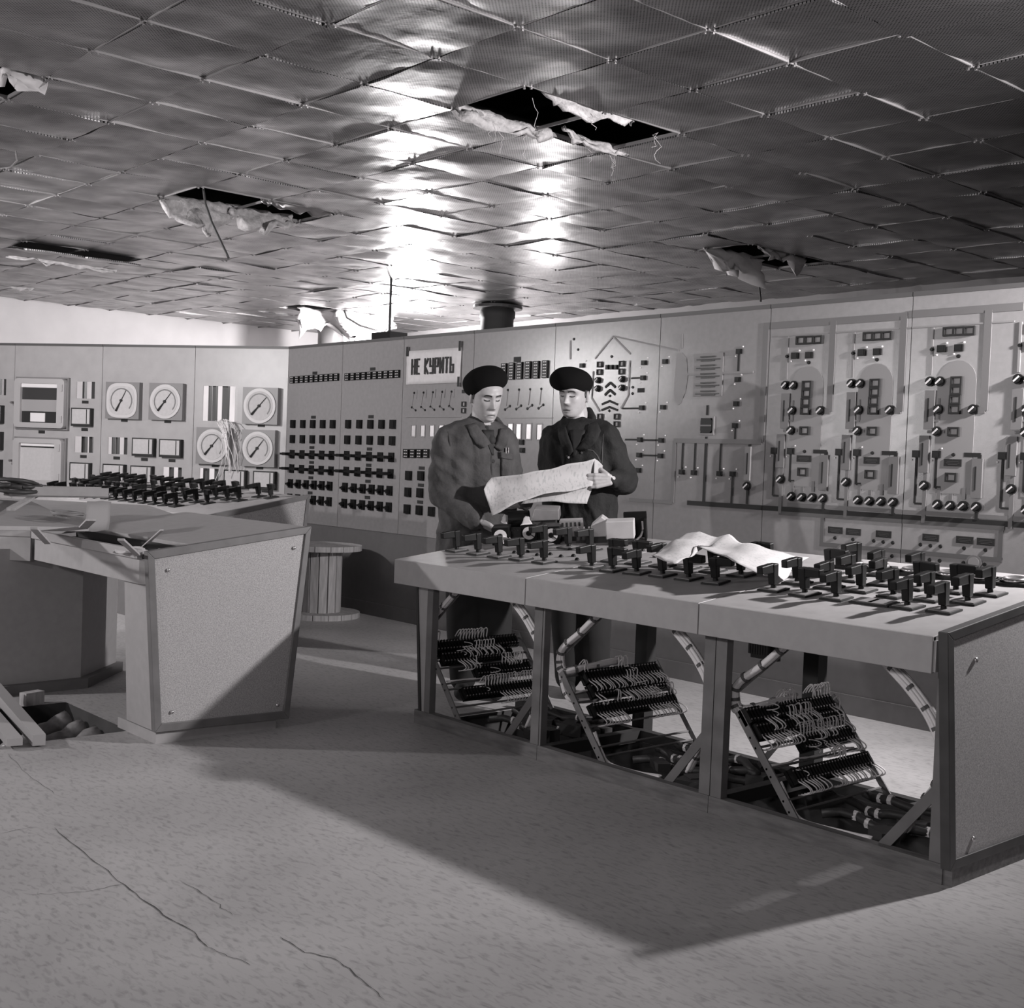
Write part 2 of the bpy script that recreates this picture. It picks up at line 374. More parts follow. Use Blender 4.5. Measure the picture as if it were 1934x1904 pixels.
# picture-crop coordinate readers -> photo pixels
def Z1(x, y): return (x*0.28956, 540+y*0.28956)
def Z2(x, y): return (520+x*0.27304, 560+y*0.27311)
def Z3(x, y): return (780+x*0.24819, 640+y*0.24816)
def Z4(x, y): return (1040+x*0.25205, 560+y*0.2521)
def Z5(x, y): return (1420+x*0.29405, 520+y*0.29412)
class Frame:
    """a vertical panel plane; local x along it, -y out of it, z up"""
    def __init__(s, org, ang):
        s.M = Matrix.Translation(V((org[0], org[1], 0)))@Matrix.Rotation(ang, 4, 'Z'); s.I = s.M.inverted()
    def at(s, q):
        a = s.I@CAM; d = s.I.to_3x3()@ray(*q); p = a+d*(-a.y/d.y); return p.x, p.z
BOARD = Frame((0, 2.0), 0.0)
GAUGE = Frame((-4.58, 2.0), math.radians(33.2))
# shared meshes for panel fittings (local: origin on the face, -y outwards)
def local(mb, name, m, smooth=False): return mb.mesh(name, m, smooth)
k = MB(); k.cyl((0, 0, 0), (0, -0.012, 0), 0.024, 0.024, 20); k.cyl((0, -0.012, 0), (0, -0.026, 0), 0.019, 0.017, 20); KNOB = local(k, 'selector_knob', BLACK)
k = MB().box((0, -0.0275, 0), (0.034, 0.003, 0.007), Matrix.Rotation(-math.radians(42), 3, 'Y')); KPTR = local(k, 'pointer', WHITE)
def ringbox(mb, w, h, t, d, y=0.0):
    mb.b2((-w/2, y, h/2-t), (w/2, y-d, h/2)); mb.b2((-w/2, y, -h/2), (w/2, y-d, -h/2+t))
    mb.b2((-w/2, y, -h/2+t), (-w/2+t, y-d, h/2-t)); mb.b2((w/2-t, y, -h/2+t), (w/2, y-d, h/2-t)); return mb
def winmesh(w, h, t, d): return local(ringbox(MB(), w, h, t, d), 'indicator_window', BLACKM)
def panemesh(w, h, t, m): return local(MB().b2((-w/2+t, 0, -h/2+t), (w/2-t, -0.004, h/2-t)), 'pane', m)
PANEM = mat('milky_pane', 0.34, 0.45)
WINA = winmesh(0.058, 0.044, 0.009, 0.014); PANA = panemesh(0.058, 0.044, 0.009, PANEM)
WINB = winmesh(0.036, 0.036, 0.006, 0.012); PANB = panemesh(0.036, 0.036, 0.006, PANEM)
k = MB().b2((-0.021, 0, -0.017), (0.021, -0.012, 0.017)); k.b2((-0.015, -0.012, -0.012), (0.015, -0.015, 0.012)); SQLAMP = local(k, 'position_lamp', BLACK)
k = MB().b2((-0.045, 0, -0.017), (0.045, -0.004, 0.017)); LBL = local(k, 'name_plate', BLACKM)
k = MB().b2((-0.030, -0.0042, 0.004), (0.030, -0.0050, 0.007)).b2((-0.034, -0.0042, -0.003), (0.034, -0.0050, 0.0)).b2((-0.024, -0.0042, -0.010), (0.024, -0.0050, -0.007)); LBT = local(k, 'plate_print', mat('engraved_print', 0.05, 0.6))
k = MB().b2((-0.026, 0, -0.012), (0.026, -0.004, 0.012)); LBS = local(k, 'name_plate', BLACKM)
k = MB().b2((-0.026, 0, -0.034), (0.026, -0.016, 0.034)); k.b2((-0.018, -0.016, -0.026), (0.018, -0.020, 0.026)); BTN = local(k, 'relay_button', BLACK)
k = MB().b2((-0.026, 0, -0.036), (0.026, -0.016, 0.036)); k.b2((-0.008, -0.016, -0.022), (0.008, -0.040, 0.010)); k.b2((-0.022, -0.034, -0.012), (0.008, -0.044, 0.004)); KEY = local(k, 'key_switch', BLACK)
k = MB().b2((-0.030, 0, -0.042), (0.030, -0.010, 0.042)); k.cyl((0, -0.010, 0), (0, -0.075, 0), 0.016, 0.014, 12); k.b2((-0.024, -0.060, -0.014), (0.024, -0.09, 0.014)); k.b2((-0.062, -0.066, -0.010), (-0.02, -0.086, 0.010)); HND = local(k, 'panel_handle', BLACK)
k = MB().cyl((0, 0, 0), (0, -0.006, 0), 0.034, 0.034, 24); SOCK = local(k, 'socket', GREYD)
k = MB().cyl((0, -0.006, 0), (0, -0.008, 0), 0.024, 0.024, 20); SOCF = local(k, 'socket_face', GREYL)
def annun(rows, w, h):
    a = local(MB().b2((-w/2, 0, -h/2), (w/2, -0.014, h/2)), 'annunciator', BLACK); mb = MB()
    for r in range(rows):
        z = h/2-(r+0.5)*h/rows
        mb.b2((-w*0.28, -0.014, z-h/rows*0.2), (-0.002, -0.0155, z+h/rows*0.2)); mb.b2((0.002, -0.014, z-h/rows*0.2), (w*0.28, -0.0155, z+h/rows*0.2))
    return a, local(mb, 'annunciator_marks', mat('annunciator_white', 0.5, 0.4))
ANN3 = annun(3, 0.036, 0.058); ANN6 = annun(6, 0.042, 0.112)
class Cab:
    def __init__(s, fr, x0, x1, name, label, face, group=None):
        s.fr, s.x0, s.x1 = fr, x0, x1; s.xc = (x0+x1)/2; s.holes = []; s.fm = face
        s.root = empty(name, fr.M@Matrix.Translation((s.xc, 0, 0)), label, 'control panel', group)
        s.bars = {}; s.dots = {}
    def p(s, x, z, y=0.0): return V((x-s.xc, y, z))
    def put(s, me, name, x, z, subs=(), y=0.0, sx=1.0, sz=1.0):
        o = inst(name, me, s.root, s.p(x, z, y))
        if sx != 1 or sz != 1: o.scale = (sx, 1, sz)
        for n2, m2 in subs: inst(n2, m2, o, V((0, 0, 0)))
        return o
    def bar(s, m, xa, za, xb, zb, w, d=0.004):
        mb = MB(); s.nb = getattr(s, 'nb', 0)+1; d += 0.00012*(s.nb % 20)
        a, b = V((xa-s.xc, 0, za)), V((xb-s.xc, 0, zb)); t = (b-a)
        if t.length < 1e-5: return
        t.normalize(); n = V((-t.z, 0, t.x))*w/2; e = t*w*0.5*0
        mb.prism([a-e-n, b+e-n, b+e+n, a-e+n], (0, -d, 0)); mb.build('mimic_strip', m, s.root, world=False)
    def dot(s, m, x, z, r=0.008, d=0.006):
        mb = s.dots.setdefault(m.name, (MB(), m))[0]; mb.cyl((x-s.xc, 0, z), (x-s.xc, -d, z), r, r*0.8, 8)
    def finish(s, z0=0.65, z1=2.10, base=True, seam=True):
        g = 0.0022; x0, x1 = s.x0+g-s.xc, s.x1-g-s.xc
        xs = sorted({x0, x1}|{min(max(h[0]-s.xc, x0), x1) for h in s.holes}|{min(max(h[1]-s.xc, x0), x1) for h in s.holes})
        zs = sorted({z0, z1}|{h[2] for h in s.holes}|{h[3] for h in s.holes}); mb = MB(); t = 0.004
        for a, b in zip(xs[:-1], xs[1:]):
            for c, d in zip(zs[:-1], zs[1:]):
                mx, mz = (a+b)/2, (c+d)/2
                if any(h[0]-s.xc < mx < h[1]-s.xc and h[2] < mz < h[3] for h in s.holes): continue
                mb.add([(a, 0, c), (b, 0, c), (b, 0, d), (a, 0, d), (a, t, c), (b, t, c), (b, t, d), (a, t, d)], [(0, 1, 2, 3), (7, 6, 5, 4)])
        mb.add([(x0, 0, z0), (x0, 0.05, z0), (x0, 0.05, z1), (x0, 0, z1)], [(0, 1, 2, 3)]); mb.add([(x1, 0, z0), (x1, 0.05, z0), (x1, 0.05, z1), (x1, 0, z1)], [(3, 2, 1, 0)])
        mb.add([(x0, 0, z1), (x1, 0, z1), (x1, 0.05, z1), (x0, 0.05, z1)], [(0, 1, 2, 3)])
        mb.build('face_sheet', s.fm, s.root, world=False)
        MB().b2((x0, -0.006, z1), (x1, 0.06, z1+0.022)).build('top_trim', TRIM, s.root, world=False)
        if base:
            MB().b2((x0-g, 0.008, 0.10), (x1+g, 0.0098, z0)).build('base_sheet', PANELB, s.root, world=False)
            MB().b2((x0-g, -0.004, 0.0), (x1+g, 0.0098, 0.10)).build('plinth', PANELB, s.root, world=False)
        f = MB()
        for xx in (x0+0.01, x1-0.01): f.b2((xx-0.01, 0.01, 0), (xx+0.01, 0.05, z1))
        f.b2((x0, 0.01, z0-0.02), (x1, 0.05, z0)); f.b2((x0, 0.012, z1-0.04), (x1, 0.05, z1-0.001))
        f.build('rear_frame', DARK, s.root, world=False)
        for n, (mb, m) in s.dots.items(): mb.build('signal_stud', m, s.root, world=False, kind='stuff')
JX = [-4.58, -3.76, -2.94, -2.12, -1.30, -0.40, 0.39, 1.235, 2.06, 2.90]
LABS = ['grey panel with annunciator row and black handles where the boards meet at an angle',
        'grey panel of black handles left of the no smoking poster',
        'grey panel carrying the no smoking poster above bright slots',
        'grey panel behind the berets with six tall annunciator columns',
        'grey mimic panel with black chevrons inside a furnace outline',
        'grey mimic panel with louvred plate and a single rounded black meter',
        'grey mimic panel with two boiler columns and a lamp glare',
        'grey mimic panel with dark boiler column right of the glare',
        'end mimic panel continuing the board at the right']
CABS = [Cab(BOARD, JX[i], JX[i+1], 'mimic_panel', LABS[i], PANEL, 'panels of the long mimic board') for i in range(9)]
def cab_at(x):
    for c in CABS:
        if c.x0 <= x < c.x1: return c
    return None
def bput(me, name, q, subs=(), **kw):
    x, z = BOARD.at(q); c = cab_at(x)
    if c: return c.put(me, name, x, z, subs, **kw)
def bbarxz(m, xa, za, xb, zb, w, d=0.004):
    if xa > xb: xa, za, xb, zb = xb, zb, xa, za
    for c in CABS:
        a, b = max(xa, c.x0+0.002), min(xb, c.x1-0.002)
        if b < a or (a == b): 
            if not (abs(xa-xb) < 1e-4 and c.x0 <= xa < c.x1): continue
            a = b = xa
        f = lambda x: za+(zb-za)*((x-xa)/(xb-xa)) if abs(xb-xa) > 1e-6 else None
        if abs(xb-xa) < 1e-6: c.bar(m, xa, za, xb, zb, w, d)
        else: c.bar(m, a, f(a), b, f(b), w, d)
def bbar(m, q0, q1, w, d=0.004, snap=True):
    (xa, za), (xb, zb) = BOARD.at(q0), BOARD.at(q1)
    if snap:
        if abs(xb-xa) > 3*abs(zb-za): za = zb = (za+zb)/2
        elif abs(zb-za) > 3*abs(xb-xa): xa = xb = (xa+xb)/2
    if cab_at(xa) is None and cab_at(xb) is None: return
    bbarxz(m, xa, za, xb, zb, w, d)
def bdot(m, q, r=0.008):
    x, z = BOARD.at(q); c = cab_at(x)
    if c: c.dot(m, x, z, r)
KS = (('pointer', KPTR),)
# ---- panels 1, 2
for lab, ann, n, rows in ((None, ((122, 578), (428, 558)), 10, 1), (None, ((503, 557), (848, 536)), 10, 1)):
    for i in range(n):
        t = i/(n-1.0); q = (ann[0][0]+(ann[1][0]-ann[0][0])*t, ann[0][1]+(ann[1][1]-ann[0][1])*t)
        bput(ANN3[0], 'annunciator', Z2(*q), (('annunciator_marks', ANN3[1]),), sx=1.9 if False else 1.7)
for q in ((275, 530), (675, 502), (265, 835), (254, 1045), (252, 1148), (247, 1254), (242, 1358), (663, 832), (653, 1055), (647, 1167), (642, 1278), (638, 1390)): bput(LBS, 'name_plate', Z2(*q), sx=1.3)
for L in (((127, 882), (402, 883)), ((124, 986), (398, 990)), ((509, 883), (817, 884)), ((503, 991), (813, 998))):
    for i in range(5): bput(BTN, 'relay_button', Z2(L[0][0]+(L[1][0]-L[0][0])*i/4, L[0][1]+(L[1][1]-L[0][1])*i/4), sx=1.25)
for L in (((120, 1090), (392, 1099)), ((117, 1190), (388, 1206)), ((497, 1100), (805, 1113)), ((493, 1208), (800, 1226))):
    for i in range(5): bput(HND, 'panel_handle', Z2(L[0][0]+(L[1][0]-L[0][0])*i/4, L[0][1]+(L[1][1]-L[0][1])*i/4), sx=1.1, sz=0.85)
for L in (((110, 1293), (382, 1311)), ((105, 1393), (377, 1418)), ((487, 1320), (795, 1343)), ((482, 1430), (790, 1457))):
    for i in range(6): bput(KEY, 'key_switch', Z2(L[0][0]+(L[1][0]-L[0][0])*i/5, L[0][1]+(L[1][1]-L[0][1])*i/5), sx=1.15)
# ---- panels 3, 4
for i in range(4): bput(ANN3[0], 'annunciator', Z2(910+i*46, 1086), (('annunciator_marks', ANN3[1]),), sx=1.8, sz=1.1)
for q in ((927, 1238), (1012, 1240), (922, 1353), (1005, 1358), (917, 1470), (1000, 1478), (1085, 1487), (1097, 1365), (1100, 1245)): bput(BTN, 'relay_button', Z2(*q), sx=1.3)
for q in ((1014, 1187), (1008, 1305), (1003, 1422), (1313, 657)): bput(LBS, 'name_plate', Z2(*q), sx=1.3)
for i in range(5):
    x = 962+i*64.5; y = 667-i*2.2
    bdot(BLACK, Z2(x, y), 0.009); bdot(BLACK, Z2(x-17, y+100), 0.009); bdot(BLACK, Z2(x+10, y+121), 0.009)
    bbar(TRIM, Z2(x-17, y+100), Z2(x+10, y+121), 0.004, snap=False); bbar(GREYL, Z2(x-3, y+10), Z2(x-17, y+95), 0.004, snap=False)
    bbar(GREYL, Z2(x+20, y-20), Z2(x+15, y+40), 0.004, snap=False)
for i in range(4):
    x = 723+i*84.7; y = 390-i*3
    bdot(BLACK, Z3(x, y), 0.009); bdot(BLACK, Z3(x-21, y+148), 0.010); bdot(BLACK, Z3(x+15, y+122), 0.010)
    bbar(TRIM, Z3(x-21, y+148), Z3(x+15, y+122), 0.004, snap=False); bbar(GREYL, Z3(x, y+10), Z3(x-12, y+120), 0.004, snap=False)
for q in ((698, 252), (757, 247), (818, 243), (882, 238), (944, 236), (1012, 232)): bput(ANN6[0], 'annunciator', Z3(*q), (('annunciator_marks', ANN6[1]),), sx=1.25, sz=1.02)
bput(LBS, 'name_plate', Z3(795, 157), sx=1.3, sz=1.4)
bbar(GREYL, Z2(905, 838), Z2(1290, 830), 0.004); bbar(GREYL, Z3(700, 600), Z3(1070, 605), 0.004)
for q in ((1308, 745), (1306, 790)): bput(WINB, 'indicator_window', Z2(*q), (('pane', PANB),), sx=1.2)
for q in ((830, 787), (835, 848)): bput(SQLAMP, 'position_lamp', Z3(*q))
def bhole(q, w, h):
    x, z = BOARD.at(q); c = cab_at(x); c.holes.append((x-w/2, x+w/2, z-h/2, z+h/2))
    r = MB(); ringbox(r, w+0.012, h+0.012, 0.008, 0.004); inst('slot_rim', local(r, 'slot_rim', GREYL), c.root, c.p(x, z))
for i in range(5): bhole(Z2(955+i*64, 930), 0.055, 0.082)
for q in ((740, 703), (803, 705), (880, 706), (962, 710)): bhole(Z3(*q), 0.052, 0.100)
# ---- panels 5, 6
def z4(*q): return Z4(*q)
for q in ((703, 497), (862, 488), (697, 610), (687, 834), (846, 830), (673, 1073), (833, 1078), (667, 1188), (827, 1194), (662, 1302), (1416, 412), (1406, 622), (1396, 804), (1387, 968), (986, 1315), (1077, 1320), (1270, 1327), (1368, 1330), (240, 518)):
    bput(SQLAMP, 'position_lamp', Z4(*q), sx=0.85, sz=0.8); bdot(WHITE, Z4(q[0]+27, q[1]-36), 0.005); bdot(WHITE, Z4(q[0]-27, q[1]+36), 0.005)
for a, b, wd in (((605, 613), (680, 610), .010), ((540, 842), (670, 836), .010), ((560, 1072), (655, 1073), .010), ((690, 1075), (815, 1078), .010), ((685, 1190), (810, 1193), .010),
        ((1412, 430), (1407, 560), .012), ((1387, 985), (1384, 1070), .012), ((993, 1100), (986, 1300), .012), ((1087, 1100), (1078, 1305), .012), ((1168, 1100), (1147, 1545), .018), ((1280, 1100), (1270, 1312), .012),
        ((1367, 1345), (1357, 1550), .014), ((1498, 1100), (1490, 1125), .014), ((1480, 1440), (1475, 1555), .018), ((1178, 815), (1176, 890), .014), ((1168, 1050), (1168, 1072), .014)): bbar(BLACKM, Z4(*a), Z4(*b), wd)
for a, b, wd in (((925, 1083), (1585, 1087), .026), ((932, 1080), (912, 1545), .026), ((590, 1525), (915, 1540), .022)): bbar(GREYD, Z4(*a), Z4(*b), wd)
bbar(GREYL, Z4(1030, 580), Z4(1520, 570), 0.012)
for a, b in (((470, 300), (335, 465)), ((470, 300), (600, 430)), ((480, 300), (960, 405)), ((322, 560), (310, 760)), ((596, 480), (585, 740)), ((310, 760), (370, 860)), ((585, 740), (530, 840)), ((150, 330), (150, 470)), ((985, 280), (985, 390))): bbar(GREYL, Z4(*a), Z4(*b), 0.010, 0.003, snap=False)
def bpoly(m, pts, d, name):
    P = [BOARD.at(q) for q in pts]; c = cab_at(sum(p[0] for p in P)/len(P)); mb = MB()
    mb.prism([V((min(max(p[0], c.x0+.003), c.x1-.003)-c.xc, 0, p[1])) for p in P], (0, -d, 0)); return mb.build(name, m, c.root, world=False)
bpoly(CAPS, [Z4(*q) for q in ((945, 430), (985, 420), (1020, 460), (1030, 600), (1010, 720), (975, 800), (955, 815), (920, 740), (935, 600))], 0.003, 'drum_plate')
for q in ((373, 510), (370, 567), (537, 505), (535, 563), (500, 900), (498, 957), (375, 900)): bput(WINB, 'indicator_window', Z4(*q), (('pane', PANB),), sx=1.15, sz=0.98)
for q in ((430, 530), (462, 530), (495, 530)): bput(SQLAMP, 'position_lamp', Z4(*q), sx=0.6, sz=0.8)
for q in ((361, 628), (358, 690), (541, 620), (540, 685)): bput(KNOB, 'selector_knob', Z4(*q), KS, sx=0.85, sz=0.85)
for ch in (((412, 680), (450, 645), (487, 680)), ((408, 738), (447, 700), (485, 735)), ((385, 808), (445, 783), (505, 810)), ((383, 852), (443, 828), (503, 852))):
    bbar(BLACKM, Z4(*ch[0]), Z4(*ch[1]), 0.013, snap=False); bbar(BLACKM, Z4(*ch[1]), Z4(*ch[2]), 0.013, snap=False)
for q in ((458, 450), (445, 745), (440, 857), (175, 320), (207, 398), (616, 680), (614, 728)): bdot(BLACK, Z4(*q), 0.009)
bput(LBS, 'name_plate', Z4(678, 703), sx=1.0, sz=1.1)
bput(KNOB, 'selector_knob', Z4(1478, 1420), KS)
# louvred plate
x0, z0 = BOARD.at(Z4(1070, 750)); x1, z1 = BOARD.at(Z4(1300, 420)); c = cab_at(x0)
lp = MB().b2((x0-c.xc, 0, z0), (x1-c.xc, -0.006, z1)).build('louvre_plate', GREYL, c.root, world=False)
for y in (455, 520, 582, 650, 713):
    xx, zz = BOARD.at(Z4(1185, y)); mb = MB().b2((x0+0.02-c.xc, -0.006, zz-0.016), (x1-0.02-c.xc, -0.012, zz-0.010)); mb.b2((xx-0.05-c.xc, -0.006, zz-0.002), (xx+0.05-c.xc, -0.016, zz+0.006)); mb.b2((xx-0.05-c.xc, -0.006, zz-0.024), (xx+0.05-c.xc, -0.010, zz-0.018))
    mb.build('slat', DARK, lp, world=False)
x, z = BOARD.at(Z4(1176, 968)); c = cab_at(x)
fr_ = ringbox(MB(), 0.105, 0.105, 0.010, 0.010); inst('meter_frame', local(fr_, 'meter_frame', GREYL), c.root, c.p(x, z))
oct_ = [V((a, 0, b)) for a, b in ((-.04, -.028), (-.028, -.042), (.028, -.042), (.04, -.028), (.04, .028), (.028, .042), (-.028, .042), (-.04, .028))]
mo = inst('meter', local(MB().prism(oct_, (0, -0.016, 0)), 'meter', BLACK), c.root, c.p(x, z)); inst('meter_band', local(MB().b2((-0.038, -0.016, -0.004), (0.038, -0.018, 0.004)), 'meter_band', GREYD), mo, V((0, 0, 0)))
def slot_meter(q0, q1, w):
    (xa, za), (xb, zb) = BOARD.at(q0), BOARD.at(q1); x = (xa+xb)/2; c = cab_at(x)
    if not c or x > 2.8: return
    h = abs(za-zb)/2; mb = MB().b2((-w/2, 0, -h), (w/2, -0.010, h))
    o = inst('edge_meter', local(mb, 'edge_meter', GREYL if w < 0.05 else CAPS), c.root, c.p(x, (za+zb)/2))
    inst('scale_slot', local(MB().b2((-0.004, -0.010, -h*0.62), (0.004, -0.012, h*0.62)), 'scale_slot', BLACKM), o, V((0, 0, 0)))
slot_meter(Z4(1485, 1125), Z4(1475, 1380), 0.038)
# ---- boiler columns (measured on the third, repeated along the board)
XC = [BOARD.at(Z5(345, 1003))[0], BOARD.at(Z5(781, 1004))[0], BOARD.at(Z5(1302, 1005))[0]]
PITCH = XC[2]-XC[1]
def col(dx):
    def P(x, y):
        a = BOARD.at(Z5(x, y)); return a[0]+dx, a[1]
    def put(me, name, qx, qy, subs=(), **kw):
        a = P(qx, qy); c = cab_at(a[0])
        if c and a[0] < 2.8: c.put(me, name, a[0], a[1], subs, **kw)
    def bar(m, a, b, w):
        a, b = P(*a), P(*b)
        if cab_at(a[0]) is None or cab_at(b[0]) is None: return
        xa, za, xb, zb = a[0], a[1], b[0], b[1]
        if abs(xb-xa) > abs(zb-za): za = zb = (za+zb)/2
        else: xa = xb = (xa+xb)/2
        bbarxz(m, xa, za, xb, zb, w)
    xc = P(1302, 1005)[0]; zt = P(1328, 545)[1]; zb = P(1290, 1402)[1]; c = cab_at(xc); r = 0.098
    if c:
        pts = [V((xc-r, 0, zb)), V((xc+r, 0, zb))]+[V((xc+r*math.cos(t), 0, zt-r+r*math.sin(t))) for t in [math.pi*k/10 for k in range(11)]]
        pts = [V((min(max(p.x, c.x0+.003), c.x1-.003)-c.xc, 0, p.z)) for p in pts]
        MB().prism(pts, (0, -0.003, 0)).build('drum_plate', CAPS, c.root, world=False)
    for x, y in ((1270, 363), (1335, 360), (1402, 357)): put(WINA, 'indicator_window', x, y, (('pane', PANA),))
    for x, y in ((1222, 472), (1333, 467), (1062, 1147), (1190, 1150)):
        put(SQLAMP, 'position_lamp', x, y)
        for ex, ey in ((33, -37), (-33, 38)):
            a = P(x+ex, y+ey); c2 = cab_at(a[0])
            if c2: c2.dot(WHITE, a[0], a[1], 0.005)
    for x, y in ((1150, 682), (1213, 682), (1202, 862), (1425, 862), (1193, 1003), (1110, 1350), (1196, 1473), (1278, 1479), (1360, 1482), (1446, 1488)): put(KNOB, 'selector_knob', x, y, KS)
    for x, y in ((1322, 680), (1318, 740), (1312, 801), (1308, 862), (1302, 1005), (1286, 1298)): put(WINA, 'indicator_window', x, y, (('pane', PANA),), y=-0.003)
    put(LBL, 'name_plate', 1293, 1204, (('plate_print', LBT),), y=-0.003)
    for x, y in ((1158, 477), (1328, 520), (1297, 1153)):
        a = P(x, y); c2 = cab_at(a[0])
        if c2: c2.dot(BLACK, a[0], a[1], 0.010, 0.010)
    for a, b, wd in (((1365, 1153), (1472, 1155), .020), ((1464, 1153), (1464, 1182), .018), ((1060, 1170), (1046, 1465), .011), ((1046, 1465), (1104, 1468), .010), ((1188, 1170), (1178, 1365), .013), ((1178, 1362), (1214, 1364), .013)): bar(BLACKM, a, b, wd)
    for a, b, wd in (((1205, 1365), (1200, 1440), .018), ((1365, 1365), (1362, 1440), .018), ((1279, 1405), (1278, 1440), .018), ((1113, 1270), (1105, 1590), .020), ((1518, 225), (1498, 870), .036), ((1455, 866), (1500, 868), .030), ((1207, 790), (1206, 830), .010), ((1204, 895), (1203, 932), .010), ((1165, 934), (1205, 934), .010), ((1130, 1005), (1165, 1005), .014), ((1222, 1005), (1242, 1005), .014), ((1385, 866), (1400, 866), .014)): bar(GREYD, a, b, wd)
    bar(BLACKM, (1446, 1512), (1443, 1572), 0.016)
    bar(GREYL, (1165, 335), (1150, 640), 0.012)
    for a, b in (((1150, 740), (1140, 990)), ((1112, 1030), (1105, 1268)), ((1452, 1178), (1445, 1432))):
        (xa, za), (xb, zb_) = P(*a), P(*b); x = (xa+xb)/2; c2 = cab_at(x)
        if c2 and x < 2.8 and c2.x0+0.025 < x < c2.x1-0.025:
            h = abs(za-zb_)/2; o = inst('edge_meter', local(MB().b2((-0.026, 0, -h), (0.026, -0.010, h)), 'edge_meter', GREYD), c2.root, c2.p(x, (za+zb_)/2))
            inst('scale_slot', local(MB().b2((-0.010, -0.010, -h*0.6), (-0.002, -0.012, h*0.6)), 'scale_slot', BLACKM), o, V((0, 0, 0)))
for dx in (XC[0]-XC[2], XC[1]-XC[2], 0.0, PITCH): col(dx)
# pipework along the board
zt = BOARD.at(Z5(85, 328))[1]
for a, b, wd in (((78, 327), (1000, 262), .036), ((1010, 255), (1748, 195), .036)): bbar(GREYD, Z5(*a), Z5(*b), wd)
bbar(GREYD, Z5(92, 325), Z5(62, 1070), 0.036)
bbar(GREYL, Z5(170, 395), Z5(1690, 290), 0.008)
(xa, za), (xb, zb) = BOARD.at(Z4(1025, 1545)), BOARD.at(Z5(1748, 1597))
bbarxz(BLACKM, xa, za, 2.88, za-0.004, 0.026)
xa2, za2 = BOARD.at(Z5(230, 1472)); bbarxz(GREYD, xa2, za2, 2.88, za2, 0.020)
xa3, za3 = BOARD.at(Z5(175, 1526)); xb3, _ = BOARD.at(Z5(1625, 1622)); bbarxz(TRIM, xa3, za3, xb3, za3, 0.020)
xl, _ = BOARD.at(Z5(452, 1650)); xr, _ = BOARD.at(Z5(1600, 1700)); zb4 = BOARD.at(Z5(450, 1727))[1]
bbarxz(TRIM, xl, za3, xl, zb4, 0.022); bbarxz(TRIM, xr, za3, xr, zb4, 0.022); bbarxz(TRIM, xl-0.011, zb4, xr+0.011, zb4, 0.022)
for q in ((537, 1637), (653, 1648), (847, 1663), (1150, 1685), (1368, 1700), (1503, 1712)): bput(LBL, 'name_plate', Z5(*q), (('plate_print', LBT),), sx=0.95)
for q in ((534, 1687), (649, 1697), (783, 1706), (844, 1713), (905, 1718), (1083, 1730), (1147, 1737), (1211, 1741), (1363, 1753), (1500, 1765), (529, 1771), (645, 1781), (778, 1794), (838, 1800), (900, 1804), (1078, 1822), (1141, 1828), (1206, 1833), (1359, 1847), (1494, 1858)): bdot(BLACK, Z5(*q), 0.010)
for q in ((588, 1770), (1428, 1843)):
    bput(SOCK, 'socket', Z5(*q), (('socket_face', SOCF),), sx=1.15); bdot(BLACK, Z5(q[0], q[1]-13), 0.009); bdot(BLACK, Z5(q[0], q[1]+15), 0.009)
for q in ((505, 0),):
    pass
for c in CABS: c.finish()
# ------------------------------------------------------------------ gauge board
GJ = [GAUGE.at(Z1(a, 900))[0] for a in (88, 660, 1262)]
GX = [GJ[0]-(GJ[1]-GJ[0]), GJ[0], GJ[1], GJ[2], 0.0]
GX = [GX[0]-0.83]+GX
GL = ['far gauge panel beyond the strip chart recorders', 'gauge panel with small meters at the edge of the row', 'gauge panel with two glazed strip chart recorders', 'gauge panel with two square dial gauges over a row of meters', 'gauge panel with three dial gauges and loose wires from an open cutout']
GC = [Cab(GAUGE, GX[i], GX[i+1], 'gauge_panel', GL[i], GPANEL, 'gauge panels angled to the mimic board') for i in range(5)]
def gcab(x):
    for c in GC:
        if c.x0 <= x < c.x1: return c
def gsz(q, w, h):
    x0, z0 = GAUGE.at(Z1(q[0]-w/2, q[1])); x1, _ = GAUGE.at(Z1(q[0]+w/2, q[1])); _, za = GAUGE.at(Z1(q[0], q[1]-h/2)); _, zb = GAUGE.at(Z1(q[0], q[1]+h/2))
    x, z = GAUGE.at(Z1(*q)); return x, z, abs(x1-x0), abs(za-zb)
def gmeter(q, w=130, h=115):
    x, z, W, Hh = gsz(q, w, h); c = gcab(x); d = 0.045
    mb = MB(); mb.b2((-W/2, 0, -Hh/2), (W/2, -d, Hh/2)); o = inst('panel_meter', local(mb, 'panel_meter', BLACKM), c.root, c.p(x, z))
    inst('meter_face', local(MB().b2((-W/2+.012, -d, -Hh/2+.02), (W/2-.012, -d-.003, Hh/2-.01)), 'meter_face', DIAL), o, V((0, 0, 0)))
    inst('needle', local(MB().b2((W*.28, -d-.003, -Hh/2+.022), (W*.28+.007, -d-.006, Hh/2-.012)), 'needle', BLACKM), o, V((0, 0, 0)))
def glabel(q):
    x, z = GAUGE.at(Z1(*q)); c = gcab(x)
    if c: c.put(LBS, 'name_plate', x, z, sx=1.25, sz=1.1)
def ghole(q, w, h, stripes=True):
    x, z, W, Hh = gsz(q, w, h); c = gcab(x); c.holes.append((x-W/2, x+W/2, z-Hh/2, z+Hh/2))
    mb = MB(); rnd = random.Random(int(q[0]))
    for s_ in ((-0.50, 0.05), (-0.37, 0.10), (0.0, 0.17)) if stripes else ():
        a = s_[0]*W+rnd.uniform(-.04, .14)*W; mb.b2((a, 0.06, -Hh/2-0.05), (a+s_[1]*W, 0.10, Hh/2+0.05))
    if stripes: inst('rear_strut', local(mb, 'rear_strut', DARK), c.root, c.p(x, z))
GAUGEB = mat('gauge_case_paint', 0.20, 0.45)
